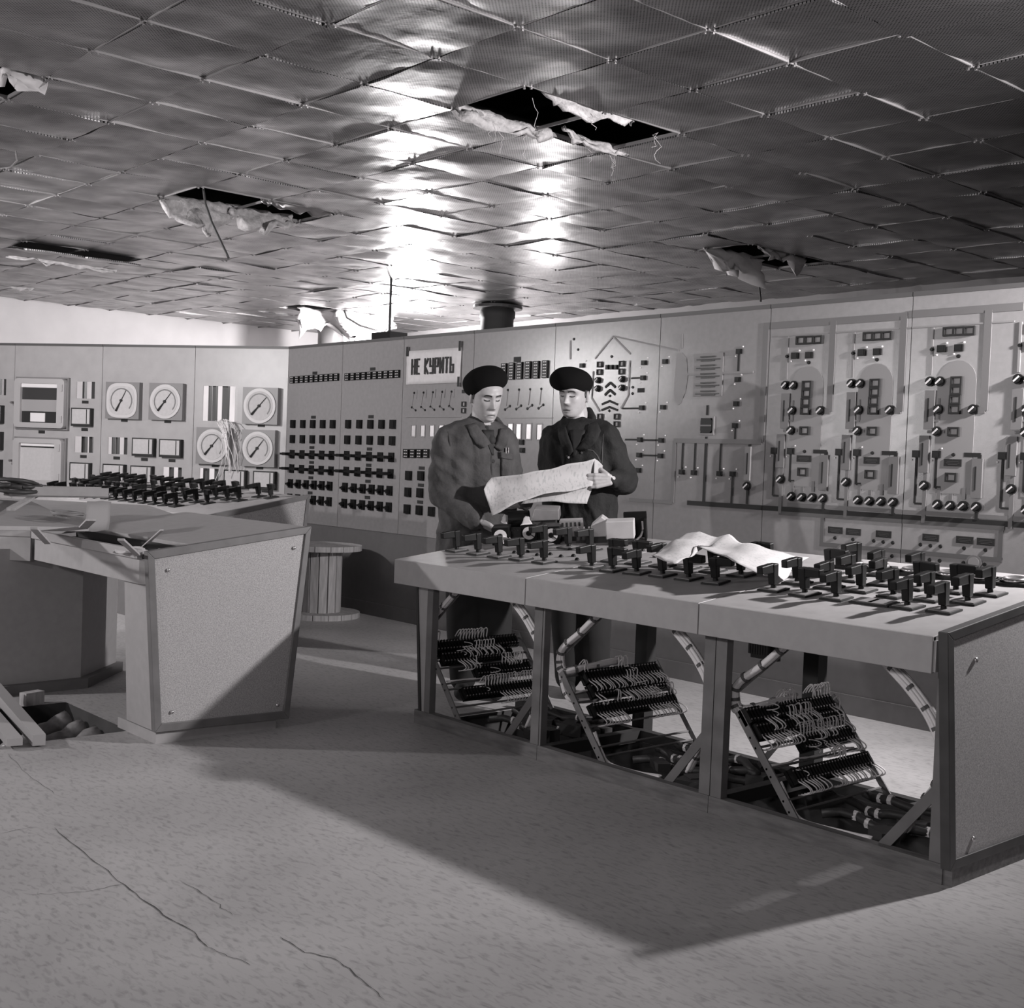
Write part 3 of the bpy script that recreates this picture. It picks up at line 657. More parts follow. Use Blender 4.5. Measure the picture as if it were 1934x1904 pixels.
def ggauge(q, w=235, h=240, rnd=True, ang=45):
    x, z, W, Hh = gsz(q, w, h); c = gcab(x); W *= 0.93; d = 0.05
    o = inst('dial_gauge', local(MB().b2((-W/2, 0, -Hh/2), (W/2, -d, Hh/2)), 'dial_gauge', GAUGEB), c.root, c.p(x, z))
    r = W*0.42; n = 40; e = 1.0 if rnd else 0.62
    def ringp(r):
        out = []
        for k in range(n):
            t = 2*math.pi*k/n; cc, ss = math.cos(t), math.sin(t)
            out.append(V((r*math.copysign(abs(cc)**e, cc), -d, r*math.copysign(abs(ss)**e, ss))))
        return out
    inst('bezel', local(MB().prism(ringp(r*1.08), (0, -0.010, 0)), 'bezel', mat('bezel_enamel', .52, .45)), o, V((0, 0, 0)))
    inst('dial', local(MB().prism([p+V((0, -0.010, 0)) for p in ringp(r*0.90)], (0, -0.002, 0)), 'dial', DIAL), o, V((0, 0, 0)))
    arc = MB()
    for k in range(16):
        t = math.radians(230-k*17); t2 = math.radians(230-(k+1)*17); y = -d-0.012
        P = [V((math.cos(a)*rr, y, math.sin(a)*rr)) for a, rr in ((t, r*.70), (t2, r*.70), (t2, r*.78), (t, r*.78))]
        arc.prism(P, (0, -0.001, 0))
    inst('dial_scale', local(arc, 'dial_scale', GREYD), o, V((0, 0, 0)))
    nd = MB(); a = math.radians(ang); dv = V((math.cos(a), 0, math.sin(a))); y0 = V((0, -d-0.018, 0))
    nd.cyl(y0-dv*r*0.75, y0, 0.010, 0.004, 6); nd.cyl(y0, y0+dv*r*0.72, 0.0035, 0.002, 6); nd.cyl(y0+V((0, .006, 0)), y0-V((0, .006, 0)), 0.012, 0.012, 12)
    inst('needle', local(nd, 'needle', BLACKM), o, V((0, 0, 0)))
RECM = mat('recorder_case', 0.40, 0.35)
def recorder(q0, q1, i0, i1, blank):
    x0, z0 = GAUGE.at(Z1(*q0)); x1, z1 = GAUGE.at(Z1(*q1)); c = gcab((x0+x1)/2); xc, zc = (x0+x1)/2, (z0+z1)/2; W, Hh = x1-x0, z0-z1; d = 0.07
    o = inst('chart_recorder', local(ringbox(MB(), W*1.02, Hh*1.02, 0.012, 0.03), 'chart_recorder', GAUGEB), c.root, c.p(xc, zc))
    def rr(w, h, r):
        P = []
        for cx_, cz_, a0 in ((w/2-r, h/2-r, 0), (-w/2+r, h/2-r, 90), (-w/2+r, -h/2+r, 180), (w/2-r, -h/2+r, 270)):
            for k in range(5): a = math.radians(a0+k*22.5); P.append((cx_+r*math.cos(a), cz_+r*math.sin(a)))
        return P
    oA, iA = rr(W*.97, Hh*.97, 0.035), rr(W*.70, Hh*.76, 0.008); n = len(oA); mb = MB()
    vs = [V((p[0], 0, p[1])) for p in oA]+[V((p[0]*.985, -d, p[1]*.985)) for p in oA]+[V((p[0], -d-.006, p[1])) for p in iA]+[V((p[0], -d+.03, p[1])) for p in iA]
    mb.add(vs, [(r*n+k, r*n+(k+1) % n, (r+1)*n+(k+1) % n, (r+1)*n+k) for r in range(3) for k in range(n)])
    inst('door_frame', local(mb, 'door_frame', RECM), o, V((0, 0, 0)))
    w2, h2 = W*.35, Hh*.38
    if blank:
        inst('chart_paper', local(MB().b2((-w2, -d+.02, -h2), (w2, -d+.03, h2)), 'chart_paper', DIAL), o, V((0, 0, 0)))
        inst('scale_bar', local(MB().b2((-w2*.95, -d+.01, h2*.78), (w2*.95, -d+.02, h2*.84)), 'scale_bar', BLACKM), o, V((0, 0, 0)))
        inst('scale_strip', local(MB().b2((-w2*.95, -d+.01, h2*.85), (w2*.95, -d+.02, h2*.98)), 'scale_strip', WHITE), o, V((0, 0, 0)))
    else:
        inst('chart_paper', local(MB().b2((-w2, -d+.02, -h2*.42), (w2, -d+.03, h2*.18)), 'chart_paper', mat('faded_chart', 0.30, 0.6)), o, V((0, 0, 0)))
        inst('drum', local(MB().b2((-w2, -d+.024, h2*.18), (w2, -d+.03, h2*.8)), 'drum', DARK), o, V((0, 0, 0)))
        inst('scale_strip', local(MB().b2((-w2, -d+.01, h2*.8), (w2, -d+.02, h2)), 'scale_strip', WHITE), o, V((0, 0, 0)))
        inst('tray', local(MB().b2((-w2, -d+.024, -h2), (w2, -d+.03, -h2*.42)), 'tray', BLACKM), o, V((0, 0, 0)))
        inst('paper_tag', local(MB().b2((-w2*.5, -d+.015, -h2*.95), (w2*.3, -d+.022, -h2*.5)), 'paper_tag', WHITE), o, V((0, 0, 0)))
    inst('latch_knob', local(MB().cyl((-W/2-.012, -d*.6, 0), (-W/2-.012, -d-.012, 0), .012, .010, 10), 'latch_knob', CHROME), o, V((0, 0, 0)))
    for s_ in (.8, -.8): inst('hinge', local(MB().b2((W*.42, -d, s_*Hh*.38-.03), (W*.455, -d-.012, s_*Hh*.38+.03)), 'hinge', RECM), o, V((0, 0, 0)))
recorder((120, 597), (450, 940), None, None, False); recorder((110, 985), (432, 1310), None, None, True)
for q in ((273, 953), (557, 758), (553, 937), (545, 1113), (537, 1292), (812, 877), (1095, 885), (762, 1123), (943, 1132), (1123, 1140), (935, 1312), (1115, 1320), (1705, 910), (1405, 1172), (1695, 1187), (1352, 1330), (1545, 1338), (1730, 1345)): glabel(q)
for q in ((547, 857), (537, 1212), (948, 1052), (1125, 1060), (757, 1222), (937, 1233), (1545, 1260), (1735, 1268), (-35, 838), (-40, 1010), (-45, 1190)): gmeter(q, 140 if q[0] > 600 else 130, 118)
for q, w, h in (((560, 680), 120, 110), ((548, 1035), 120, 105), ((768, 1043), 125, 110), ((1124, 1238), 122, 110), ((1363, 1247), 122, 112), ((-10, 660), 100, 105)): ghole(q, w, h)
ghole((1428, 768), 208, 230)
ggauge((818, 750), rnd=False, ang=62); ggauge((1100, 757), ang=52); ggauge((1713, 785), 245, 240, ang=48); ggauge((1405, 1045), 232, 240, ang=50); ggauge((1700, 1060), 232, 240, ang=52)
for c in GC: c.finish(z0=0.55)
# loose wires out of the cutout
lw = MB(); rnd = random.Random(3)
for i in range(16):
    P = []; a = V((1470+rnd.uniform(-40, 40), 890, 0)); ex = 1420+rnd.uniform(-30, 150); ey = rnd.choice((1010, 1050, 1330, 1380, 1300))
    for k in range(9):
        t = k/8.0; x = a.x+(ex-a.x)*t+60*math.sin(math.pi*t)*(1 if ex > 1500 else 0.9)+rnd.uniform(-8, 8); y = 880+(ey-880)*t-30*math.sin(math.pi*min(1, t*2.2))*(1 if t < .45 else 0)
        xx, zz = GAUGE.at(Z1(x, y)); P.append(GAUGE.M@V((xx, -0.02-0.10*math.sin(math.pi*min(1, .15+t)), zz)))
    lw.tube(P, 0.003, 5)
lw.build('loose_wire', WIRE, GC[4].root, True, kind='stuff')
# ------------------------------------------------------------------ poster
P4 = [BOARD.at(Z2(*q)) for q in ((916, 385), (1295, 347), (1285, 600), (912, 608))]
px0, px1 = (P4[0][0]+P4[3][0])/2, (P4[1][0]+P4[2][0])/2; pz0, pz1 = (P4[2][1]+P4[3][1])/2, (P4[0][1]+P4[1][1])/2
sb = V(((px0+px1)/2, 1.994, pz0)); g = []
for i in range(13):
    g.append([V((px0+(px1-px0)*i/12, 1.992-0.006*abs(noise.noise(V((i*.3, j*.4, 1)))), pz0+(pz1-pz0)*j/8)) for j in range(9)])
sign = MB().grid(g).thing('no_smoking_poster', PAPER, sb, True, label='white paper poster with bold black НЕ КУРИТЬ taped on the panel', cat='poster')
thick(sign, 0.001)
GLY = {'Н': (1, [((0, 0), (0, 1)), ((1, 0), (1, 1)), ((0, .52), (1, .52))]), 'Е': (.85, [((0, 0), (0, 1)), ((0, 0), (1, 0)), ((0, .52), (.8, .52)), ((0, 1), (1, 1))]),
       'К': (1, [((0, 0), (0, 1)), ((0, .5), (1, 1)), ((0, .5), (1, 0))]), 'У': (1, [((0, 1), (0, .5)), ((0, .48), (1, .48)), ((1, 1), (1, 0)), ((1, 0), (.1, 0))]),
       'Р': (.95, [((0, 0), (0, 1)), ((0, 1), (1, 1)), ((1, 1), (1, .45)), ((1, .45), (0, .45))]), 'И': (1, [((0, 0), (0, 1)), ((1, 0), (1, 1)), ((0, .08), (1, .92))]),
       'Т': (1, [((0, 1), (1, 1)), ((.5, 0), (.5, 1))]), 'Ь': (.95, [((0, 0), (0, 1)), ((0, 0), (1, 0)), ((1, 0), (1, .5)), ((1, .5), (0, .5))]), ' ': (.55, [])}
LW, LH, LG, LT = 0.030, (pz1-pz0)*0.42, 0.022, 0.0135
tw = sum(GLY[c][0]*LW+LG for c in 'НЕ КУРИТЬ')-LG; kx = (px1-px0)*0.76/tw; cxx = -(px1-px0)*0.385
for ch in 'НЕ КУРИТЬ':
    gw, st = GLY[ch]; mb = MB()
    for a, b in st:
        A, B = V((cxx+a[0]*gw*LW*kx, 0, a[1]*LH)), V((cxx+b[0]*gw*LW*kx, 0, b[1]*LH)); d = (B-A).normalized(); n = V((-d.z, 0, d.x))*LT*(0.5 if abs(d.z) < .3 else 0.62); A, B = A-d*LT*.45, B+d*LT*.45
        mb.prism([A-n, B-n, B+n, A+n], (0, -0.0006-0.0001*len(mb.v)/8, 0))
    if st: inst('letter', mb.mesh('letter', BLACKM), sign, V((0, -0.0095, (pz1-pz0)*0.31)))
    cxx += (gw*LW+LG)*kx
for q in ((924, 382), (1288, 343), (1278, 590)):
    x, z = BOARD.at(Z2(*q)); MB().b2((x-0.012, 1.983, z-0.035), (x+0.012, 1.9845, z+0.035)).build('tape_strip', BLACKM, sign)

# ================================================================== CONTROL DESK (three bays)
DS = 0.128
def dz(y): return 0.755+DS*(y+0.1)
DN = V((0, -DS, 1))
def onD(x, y, h=0.0):
    d = ray(x, y); p0 = V((0, -0.1, 0.755+h)); return CAM+d*((p0-CAM).dot(DN)/d.dot(DN))
SLOPE = Matrix.Rotation(math.atan(DS), 3, 'X')
# switch meshes (local origin on desk surface)
k = MB().box((0, 0, 0.004), (0.088, 0.078, 0.006)); SWB = k.mesh('base_plate', BLACKM)
k = MB().box((0, 0, 0.0085), (0.074, 0.064, 0.003)); SWP = k.mesh('escutcheon', PLATE)
k = MB().cyl((0, 0, 0.008), (0, 0, 0.024), 0.011, 0.009, 12)
k.add([(-.013, -.013, .022), (.013, -.013, .022), (.013, .013, .022), (-.013, .013, .022), (-.016, -.014, .098), (.016, -.014, .098), (.016, .016, .098), (-.016, .016, .098)], [(3, 2, 1, 0), (4, 5, 6, 7), (0, 1, 5, 4), (1, 2, 6, 5), (2, 3, 7, 6), (3, 0, 4, 7)])
k.add([(-.013, -.078, .070), (.013, -.078, .070), (.013, -.010, .066), (-.013, -.010, .066), (-.013, -.078, .098), (.013, -.078, .098), (.013, -.010, .100), (-.013, -.010, .100)], [(3, 2, 1, 0), (4, 5, 6, 7), (0, 1, 5, 4), (1, 2, 6, 5), (2, 3, 7, 6), (3, 0, 4, 7)])
SWH = k.mesh('switch', BLACK)
md_bevel = None
k = MB().cyl((0, 0, 0), (0, 0, 0.012), 0.050, 0.050, 24); k.cyl((0, 0, 0.012), (0, 0, 0.02), 0.020, 0.018, 16); RGS = k.mesh('ring_base', BLACKM)
k = MB().lathe([(0.026, 0.012), (0.044, 0.012), (0.040, 0.024), (0.032, 0.026), (0.026, 0.018)], (0, 0, 0), 24); RGR = k.mesh('chrome_ring', CHROME, True)
k = MB().box((0, 0, 0.006), (0.12, 0.085, 0.012)); RGP = k.mesh('ring_plate', BLACKM)
k = MB().ell((0, 0, 0.0), (0.011, 0.011, 0.012), None, 12, 8); DOM = k.mesh('push_button', BLACK, True)
def bevel_obj(o, w=0.003):
    b = o.modifiers.new('bevel', 'BEVEL'); b.width = w; b.segments = 2; return o
DROOT = []
DLAB = ['first control desk bay with dial units and loose instruments on its top', 'middle control desk bay with a crumpled sheet over its switches', 'end control desk bay with chipboard side and four rows of switches']
BX = [-0.08, 0.82, 1.72, 2.62]
WTIE = mat('cable_tie', 0.10, 0.5)
for b in range(3):
    x0, x1 = BX[b], BX[b+1]; g = 0.002; rnd = random.Random(40+b)
    R = empty('control_desk', (x0+0.45, 0.4, 0), DLAB[b], 'control desk', 'bays of the long control desk'); DROOT.append(R)
    # top and fascia
    xa, xb = x0+g, x1-g-(0.012 if b == 2 else 0)
    bevel_obj(MB().prism([(xa, -0.10, dz(-0.10)), (xa, 0.90, dz(0.90)), (xa, 0.90, dz(0.90)-0.022), (xa, -0.10, dz(-0.10)-0.022)], (xb-xa, 0, 0)).build('desk_top', DESKTOP, R), 0.002)
    bevel_obj(MB().b2((xa, -0.104, 0.645), (xb, -0.086, 0.7545)).build('fascia', DESK, R), 0.002)
    if b == 2: MB().b2((xb+0.0005, -0.098, 0.650), (xb+0.009, 0.02, 0.742)).build('fascia_return', DESK, R)
    MB().b2((xa, 0.88, 0.72), (xb, 0.895, dz(.88)-0.02)).build('rear_fascia', FRAME, R)
    # floor rails and posts
    ra = x0+(0.06 if b == 0 else 0.0)
    MB().b2((ra, -0.005, 0), (x1-g, 0.035, 0.062)).build('front_rail', RAIL, R)
    MB().b2((ra, 0.62, 0), (x1-g, 0.66, 0.05)).build('rear_rail', DARK, R)
    MB().b2((x1-0.045, 0.035, 0.0), (x1-g, 0.62, 0.05)).build('cross_rail', DARK, R)
    pw = 0.05
    MB().b2((x1-pw, 0.0, 0.062), (x1-g, 0.035, 0.7)).build('front_post', FRAME, R)
    if b > 0: MB().b2((x0+g, 0.0, 0.062), (x0+(pw if b == 2 else 0.012), 0.035, 0.7)).build('front_post', FRAME, R)
    else:
        MB().b2((0.045, 0.0, 0.062), (0.085, 0.035, 0.7)).build('front_post', FRAME, R)
        bevel_obj(MB().prism([(-0.03, 0.0, 0.65), (0.044, 0.0, 0.65), (0.044, 0.0, 0.06), (0.028, 0.0, 0.06)], (0, 0.02, 0)).build('end_gusset', DESK, R), 0.002)
        MB().prism([(-0.045, -0.004, 0.65), (-0.030, -0.004, 0.65), (0.028, -0.004, 0.04), (0.010, -0.004, 0.04)], (0, 0.03, 0)).build('gusset_edge', DARK, R)
    if b < 2: MB().b2((x1-0.09, 0.66, 0.0), (x1-0.02, 0.72, 0.82)).build('rear_leg', BLACKM, R)
    if b == 2: MB().b2((x0-0.01+0.02, 0.66, 0.0), (x0+0.07, 0.72, 0.0+0.82)).build('rear_leg', BLACKM, R) if False else None
    # slanted racks: two flat bars at each end, rods and terminal strips running front to back
    def bar(P, Q, wd, th, name, m):
        P, Q = V(P), V(Q); d = (Q-P).normalized(); n = V((-d.z, 0, d.x)) if abs(d.y) < 0.5 else V((0, 0, 1))
        mb = MB().prism([P-n*wd/2, Q-n*wd/2, Q+n*wd/2, P+n*wd/2], (0, th, 0)); return mb.build(name, m, R)
    TA, TB = (x0+0.085, 0.375), (x0+0.345, 0.05)
    SA, SB = (x0+0.88, 0.31), (x0+0.660, 0.035)
    bar((TA[0], 0.03, TA[1]), (TB[0], 0.03, TB[1]), 0.030, 0.006, 'rack_bar', FRAME); bar((TA[0], 0.60, TA[1]), (TB[0], 0.60, TB[1]), 0.024, 0.006, 'rack_bar', FRAME)
    bar((SA[0], 0.028, SA[1]), (SB[0], 0.028, SB[1]), 0.034, 0.006, 'rack_bar', FRAME); bar((SA[0], 0.60, SA[1]), (SB[0], 0.60, SB[1]), 0.024, 0.006, 'rack_bar', FRAME)
    bar((x0+0.0+0.03, 0.09, 0.44), (x0+0.245, 0.09, 0.63), 0.028, 0.006, 'rack_bar', FRAME); bar((x0+0.83, 0.09, 0.44), (x0+0.62, 0.09, 0.63), 0.028, 0.006, 'rack_bar', FRAME)
    tdir = V((TB[0]-TA[0], 0, TB[1]-TA[1])); L = tdir.length; tdir.normalize(); nrm = V((-tdir.z, 0, tdir.x))   # up out of the rack
    def rk(s, y, h=0.0): return V((TA[0], 0, TA[1]))+tdir*s+nrm*h+V((0, y, 0))
    lay = [[(0.040, 0.05, 0.56), (0.104, 0.06, 0.50), (0.185, 0.22, 0.57), (0.29, 0.10, 0.57)], [(0.045, 0.12, 0.57), (0.110, 0.12, 0.58), (0.195, 0.08, 0.60)], [(0.030, 0.03, 0.57), (0.093, 0.04, 0.57), (0.165, 0.24, 0.58), (0.275, 0.10, 0.59)]][b]
    for s in [0.02, 0.10, 0.14, 0.22, 0.25, 0.34, 0.38]:
        if s < L: MB().cyl(rk(s, 0.03, -0.006), rk(s, 0.61, -0.006), 0.0045, 0.0045, 6).build('rack_rod', FRAME, R)
    wires = MB()
    for s, ya, yb in lay:
        if yb == 0: continue
        mb = MB(); tm_ = MB(); n = int((yb-ya)/0.018); A = rk(s, 0, 0)
        def obx(bm, s0, s1, y0, y1, h0, h1):
            bm.add([rk(s0, y0, h0), rk(s1, y0, h0), rk(s1, y1, h0), rk(s0, y1, h0), rk(s0, y0, h1), rk(s1, y0, h1), rk(s1, y1, h1), rk(s0, y1, h1)], [(3, 2, 1, 0), (4, 5, 6, 7), (0, 1, 5, 4), (1, 2, 6, 5), (2, 3, 7, 6), (3, 0, 4, 7)])
        obx(mb, s-0.030, s+0.030, ya, yb, -0.002, 0.012)
        for i in range(n):
            y = ya+0.018*(i+0.15); obx(mb, s-0.028, s+0.028, y, y+0.0105, 0.012, 0.032)
            for ss in (-0.018, 0.018): tm_.cyl(rk(s+ss, y+0.00525, 0.032), rk(s+ss, y+0.00525, 0.035), 0.0034, 0.0034, 6)
        st = mb.build('terminal_strip', BLACK, R); tm_.build('terminal_screw', CHROME, st, kind='stuff')
        for side, pr in ((1, 0.80 if b else 0.55), (-1, 0.5)):
            for i in range(n):
                if noise.noise(V((i*0.11, s*9+side, b*3.0))) > pr-0.60: continue
                y = ya+0.018*(i+0.45); P = []; hh = rnd.uniform(0.020, 0.034)
                for k_ in range(9):
                    t = k_/8.0; P.append(rk(s+side*(0.020+0.052*math.sin(t*2.3)), y+0.020*math.sin(t*2.6)+rnd.uniform(-.001, .001), 0.030+hh*math.sin(t*math.pi)-0.034*t))
                wires.tube(P, 0.0026, 6)
    for i in range(5):
        s = rnd.uniform(0.02, 0.3); c = rk(s, rnd.uniform(0.12, 0.5), 0.035); P = [c+V((0.02*math.cos(a), 0.025*math.sin(a), 0.004*a)) for a in [k_*0.6 for k_ in range(rnd.randint(8, 20))]]
        wires.tube(P, 0.002, 5)
    for s in (0.10, 0.215):
        for i in range(2):
            P = [rk(s+rnd.uniform(-.004, .004), 0.05+0.5*k_/10.0, 0.006+0.006*noise.noise(V((k_*.7, i, s*30)))) for k_ in range(11)]; wires.tube(P, 0.003, 5)
    wires.build('rack_wire', WIRE, R, True, kind='stuff')
    # laced cable looms that follow the hexagonal opening
    def loom(P, r, name='cable_loom', m=WIRE, ties=True):
        P = [V(p) for p in P]; pts = []
        for i in range(len(P)-1):
            for k_ in range(8):
                t = k_/8.0; a = P[max(i-1, 0)]; b_ = P[i]; c = P[i+1]; d = P[min(i+2, len(P)-1)]
                pts.append(0.5*((2*b_)+(c-a)*t+(2*a-5*b_+4*c-d)*t*t+(3*b_-a-3*c+d)*t**3))
        pts.append(P[-1]); mb = MB().tube(pts, r*0.86, 10); n = 9
        for k_ in range(n):
            a = 2*math.pi*k_/n; off = V((math.cos(a)*r*.66, math.sin(a)*r*.66, math.sin(a+1)*r*.66)); mb.tube([p+off+noise.noise_vector(p*9+V((k_, 0, 0)))*0.0025 for p in pts], r*0.42, 5)
        o = mb.build(name, m, R, True)
        if ties:
            for i in range(3, len(pts)-2, 5): d = (pts[i+1]-pts[i-1]).normalized(); MB().cyl(pts[i]-d*.006, pts[i]+d*.006, r*1.15, r*1.15, 10).build('lacing', WTIE, o)
    Y = 0.075
    loom([(x0+0.25, Y, 0.635), (x0+0.15, Y, 0.545), (x0+0.045, Y, 0.462), (x0+0.035, Y, 0.40), (x0+0.055, Y+.005, 0.37 if b else 0.33), (x0+(0.10 if b else 0.12), Y+0.06, 0.385 if b else 0.30), (x0+(0.09 if b else 0.13), 0.35, 0.395 if b else 0.32)], 0.017)
    if b == 1: loom([(x0+0.035, Y, 0.42), (x0+0.06, Y-.01, 0.33), (x0+0.115, Y-.01, 0.265), (x0+0.17, Y+.08, 0.262)], 0.010)
    loom([(x0+0.62, Y, 0.635), (x0+0.72, Y, 0.56), (x0+0.80, Y, 0.47), (x0+0.835, Y, 0.38), (x0+0.815, Y+.02, 0.28), (x0+0.75, Y+.05, 0.19), (x0+0.69, Y+.06, 0.09)], 0.016)
    if b: loom([(x0+0.24, 0.08, 0.15), (x0+0.30, 0.06, 0.09), (x0+0.36, 0.05, 0.05), (x0+0.50, 0.07, 0.045), (x0+0.62, 0.05, 0.06)], 0.008, ties=False)
    for i in range(3):
        yy = 0.25+0.12*i
        P = [V((x0+0.30+0.05*k_, yy+0.03*math.sin(k_*0.9+i)+0.05*k_*(.3-i*.2), 0.03+0.02*i+0.012*math.sin(k_*1.3+i*2))) for k_ in range(11)]
        o = MB().tube(P, 0.016, 8).build('floor_cable', WIRED, R, True)
        for kk in (2, 3, 7): MB().cyl(P[kk]-V((.008, 0, 0)), P[kk]+V((.008, 0, 0)), 0.0185, 0.0185, 8).build('cable_band', WIRE, o)
    P = [V((x0+0.36+0.05*k_, 0.12+0.02*math.sin(k_), 0.10-0.004*k_)) for k_ in range(7)]
    for i in range(9): MB().box((x0+rnd.uniform(.42, .84), rnd.uniform(.10, .55), 0.03+rnd.uniform(0, .02)), (rnd.uniform(.05, .12), rnd.uniform(.05, .12), rnd.uniform(.03, .06)), RZ(rnd.uniform(0, 3))).build('transformer_block', WIRED, R)
    hx = x0+0.70
    if b == 1:
        mb = MB()
        for i in range(8): mb.b2((x0+0.66+0.012*i, 0.50, 0.50+0.0*i), (x0+0.669+0.012*i, 0.58, 0.64))
        mb.b2((x0+0.65, 0.53, 0.48), (x0+0.78, 0.55, 0.66)); mb.build('hanging_connector', WIRED, R)
def put_sw(R, x, y, rot=0.0, kind=0):
    M = Matrix.Translation(V((x, y, dz(y)))-WM[R.name].translation)@SLOPE.to_4x4()@Matrix.Rotation(rot, 4, 'Z')
    if kind == 0:
        o = inst('switch', SWH, R, None, M=M); bevel_obj(o, 0.003)
        inst('base_plate', SWB, o, V((0, 0, 0))); inst('escutcheon', SWP, o, V((0, 0, 0)))
    elif kind == 1:
        o = inst('ring_switch', RGS, R, None, M=M); inst('chrome_ring', RGR, o, V((0, 0, 0))); inst('ring_plate', RGP, o, V((0, 0, 0)))
    elif kind == 2: inst('push_button', DOM, R, None, M=M)
    elif kind == 3:
        o = inst('base_plate', SWB, R, None, M=M); inst('escutcheon', SWP, o, V((0, 0, 0)))
H_ = math.pi/2
for x, y, r in ((0.01, .19, 0), (.172, .185, 0), (.325, .18, 0), (.467, .185, 0), (.617, .185, 0), (.266, .51, 0), (.43, .51, 0), (.56, .52, 0)): put_sw(DROOT[0], x, y, r-0.12)
for x, y in ((.304, .288), (.342, .334), (.452, .294), (.489, .339), (.575, .323), (.615, .36), (.70, .30), (.74, .36), (.783, .623), (.66, .62)): put_sw(DROOT[0], x, y, 0, 2)
for x, y, r in ((.892, .20, 0), (1.018, .195, H_), (1.144, .20, .1), (1.268, .215, H_), (1.403, .213, H_), (1.54, .206, H_+.15), (.862, .36, H_), (.992, .37, H_), (1.128, .37, 0), (1.25, .385, .05), (1.381, .384, H_), (1.53, .37, 0), (1.30, .55, 0), (1.45, .57, H_)): put_sw(DROOT[1], x, y, r)
for x, y in ((1.09, .55), (.95, .52), (1.2, .62)): put_sw(DROOT[1], x, y, 0, 2)
for x, y, r in ((1.803, .208, 0), (1.943, .2, H_*.93), (2.073, .197, 0), (2.338, .204, -.05), (2.463, .21, 0), (1.80, .355, 0), (1.943, .345, .05), (2.07, .352, 0), (2.21, .33, -.1), (2.337, .342, 0), (2.46, .366, 0), (1.93, .50, 0), (2.067, .49, 0.1), (2.212, .492, H_*.9), (2.342, .505, H_), (2.457, .52, 0)): put_sw(DROOT[2], x, y, r)
put_sw(DROOT[2], 1.80, .56, H_)
put_sw(DROOT[2], 2.185, .205, 0, 3); put_sw(DROOT[2], 2.245, .203, 0, 3)
for x, y, r in ((1.80, .74, -.1), (1.965, .64, .1), (2.115, .66, 0)): put_sw(DROOT[2], x, y, r)
for x in (1.79, 1.903, 2.05, 2.194, 2.326, 2.44): put_sw(DROOT[2], x, .725, 0.1, 1)
# chipboard end of the last bay
R = DROOT[2]; xe = 2.622
def endpanel(R, xa, th, ft, fb, bt, bb, fm=FRAME):
    """ft/fb front-top, front-bottom (y,z); bt/bb back-top, back-bottom; frame plus inset chipboard"""
    c = [V((xa, *q)) for q in (ft, bt, bb, fb)]; ctr = sum(c, V((0, 0, 0)))/4
    ins = [p+(ctr-p).normalized()*0.045 for p in c]; mb = MB()
    for i in range(4):
        j = (i+1) % 4; mb.prism([c[i], c[j], ins[j], ins[i]], (th, 0, 0))
    bevel_obj(mb.build('end_frame', fm, R), 0.002)
    MB().prism(ins, (th*0.72, 0, 0)).build('end_board', CHIP, R); return ins
ins = endpanel(R, xe, 0.032, (-0.107, 0.772), (-0.025, 0.055), (0.90, dz(.90)+0.016), (0.82, 0.055), mat('dark_edging', .06, .5, var=.2, vscale=12))
MB().b2((xe-0.01, 0.0, 0.0), (xe+0.026, 0.80, 0.055)).build('end_plinth', RAIL, R)
def bolt(R, p, ax=V((1, 0, 0)), r=0.009):
    MB().ell(p, (r*.8, r, r), None, 10, 6).build('bolt', CHROME, R, True)
for q in ((1843, 1247), (1838, 1585)): bolt(R, onX(q[0], q[1], xe+0.026))
for q in ((0.78, 0.80), (0.72, 0.15)): bolt(R, V((xe+0.026, q[0], q[1])))

# ================================================================== LEFT CONSOLE
R = empty('control_console', (-0.9, -0.85, 0), 'grey console with bolted chipboard end and scraps in its open tray', 'control desk')
ins = endpanel(R, -0.26, 0.034, (-1.232, 0.800), (-1.178, 0.052), (-0.459, 0.898), (-0.545, 0.040))
for q in ((318, 1077), (556, 1035), (325, 1345), (524, 1332)): bolt(R, onX(q[0], q[1], -0.23), r=0.008)
CZ = lambda y: 0.800+0.127*(y+1.232)
MB().b2((-0.62, -1.165, 0.0), (-0.245, -0.60, 0.046)).build('plinth', DESK, R)
bevel_obj(MB().prism([(-1.46, -1.02, CZ(-1.02)-.004), (-1.46, -0.455, CZ(-.455)-.004), (-1.46, -0.455, CZ(-.455)-.026), (-1.46, -1.02, CZ(-1.02)-.026)], (1.198, 0, 0)).build('desk_top', DESK, R), 0.002)
bevel_obj(MB().b2((-1.47, -1.250, 0.765), (-0.285, -1.225, 0.805)).build('tray_lip', DESK, R), 0.003)
bevel_obj(MB().prism([(-1.47, -1.232, 0.66), (-1.47, -1.232, 0.764), (-0.30, -1.232, 0.764), (-0.30, -1.232, 0.66)], (0, 0.02, 0)).build('fascia', DESK, R), 0.002)
MB().prism([(-0.30, -1.232, 0.66), (-0.30, -1.232, 0.764), (-0.262, -1.20, 0.764), (-0.262, -1.20, 0.66)], (0, 0.02, 0)).build('fascia_corner', DESK, R)
MB().b2((-1.47, -1.225, 0.765), (-0.262, -1.02, 0.772)).build('tray_floor', DARK, R)
MB().b2((-1.47, -1.03, 0.772), (-0.262, -1.022, CZ(-1.02)-.02)).build('tray_back', DARK, R)
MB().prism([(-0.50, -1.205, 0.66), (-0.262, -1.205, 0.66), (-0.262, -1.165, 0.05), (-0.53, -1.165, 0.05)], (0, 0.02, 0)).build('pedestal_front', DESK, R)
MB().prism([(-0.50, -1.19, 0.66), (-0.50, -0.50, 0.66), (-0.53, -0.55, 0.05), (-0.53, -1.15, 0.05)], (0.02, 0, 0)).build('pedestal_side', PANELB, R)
MB().b2((-1.46, -0.58, 0.05), (-0.27, -0.56, 0.86)).build('modesty_panel', DESK, R)
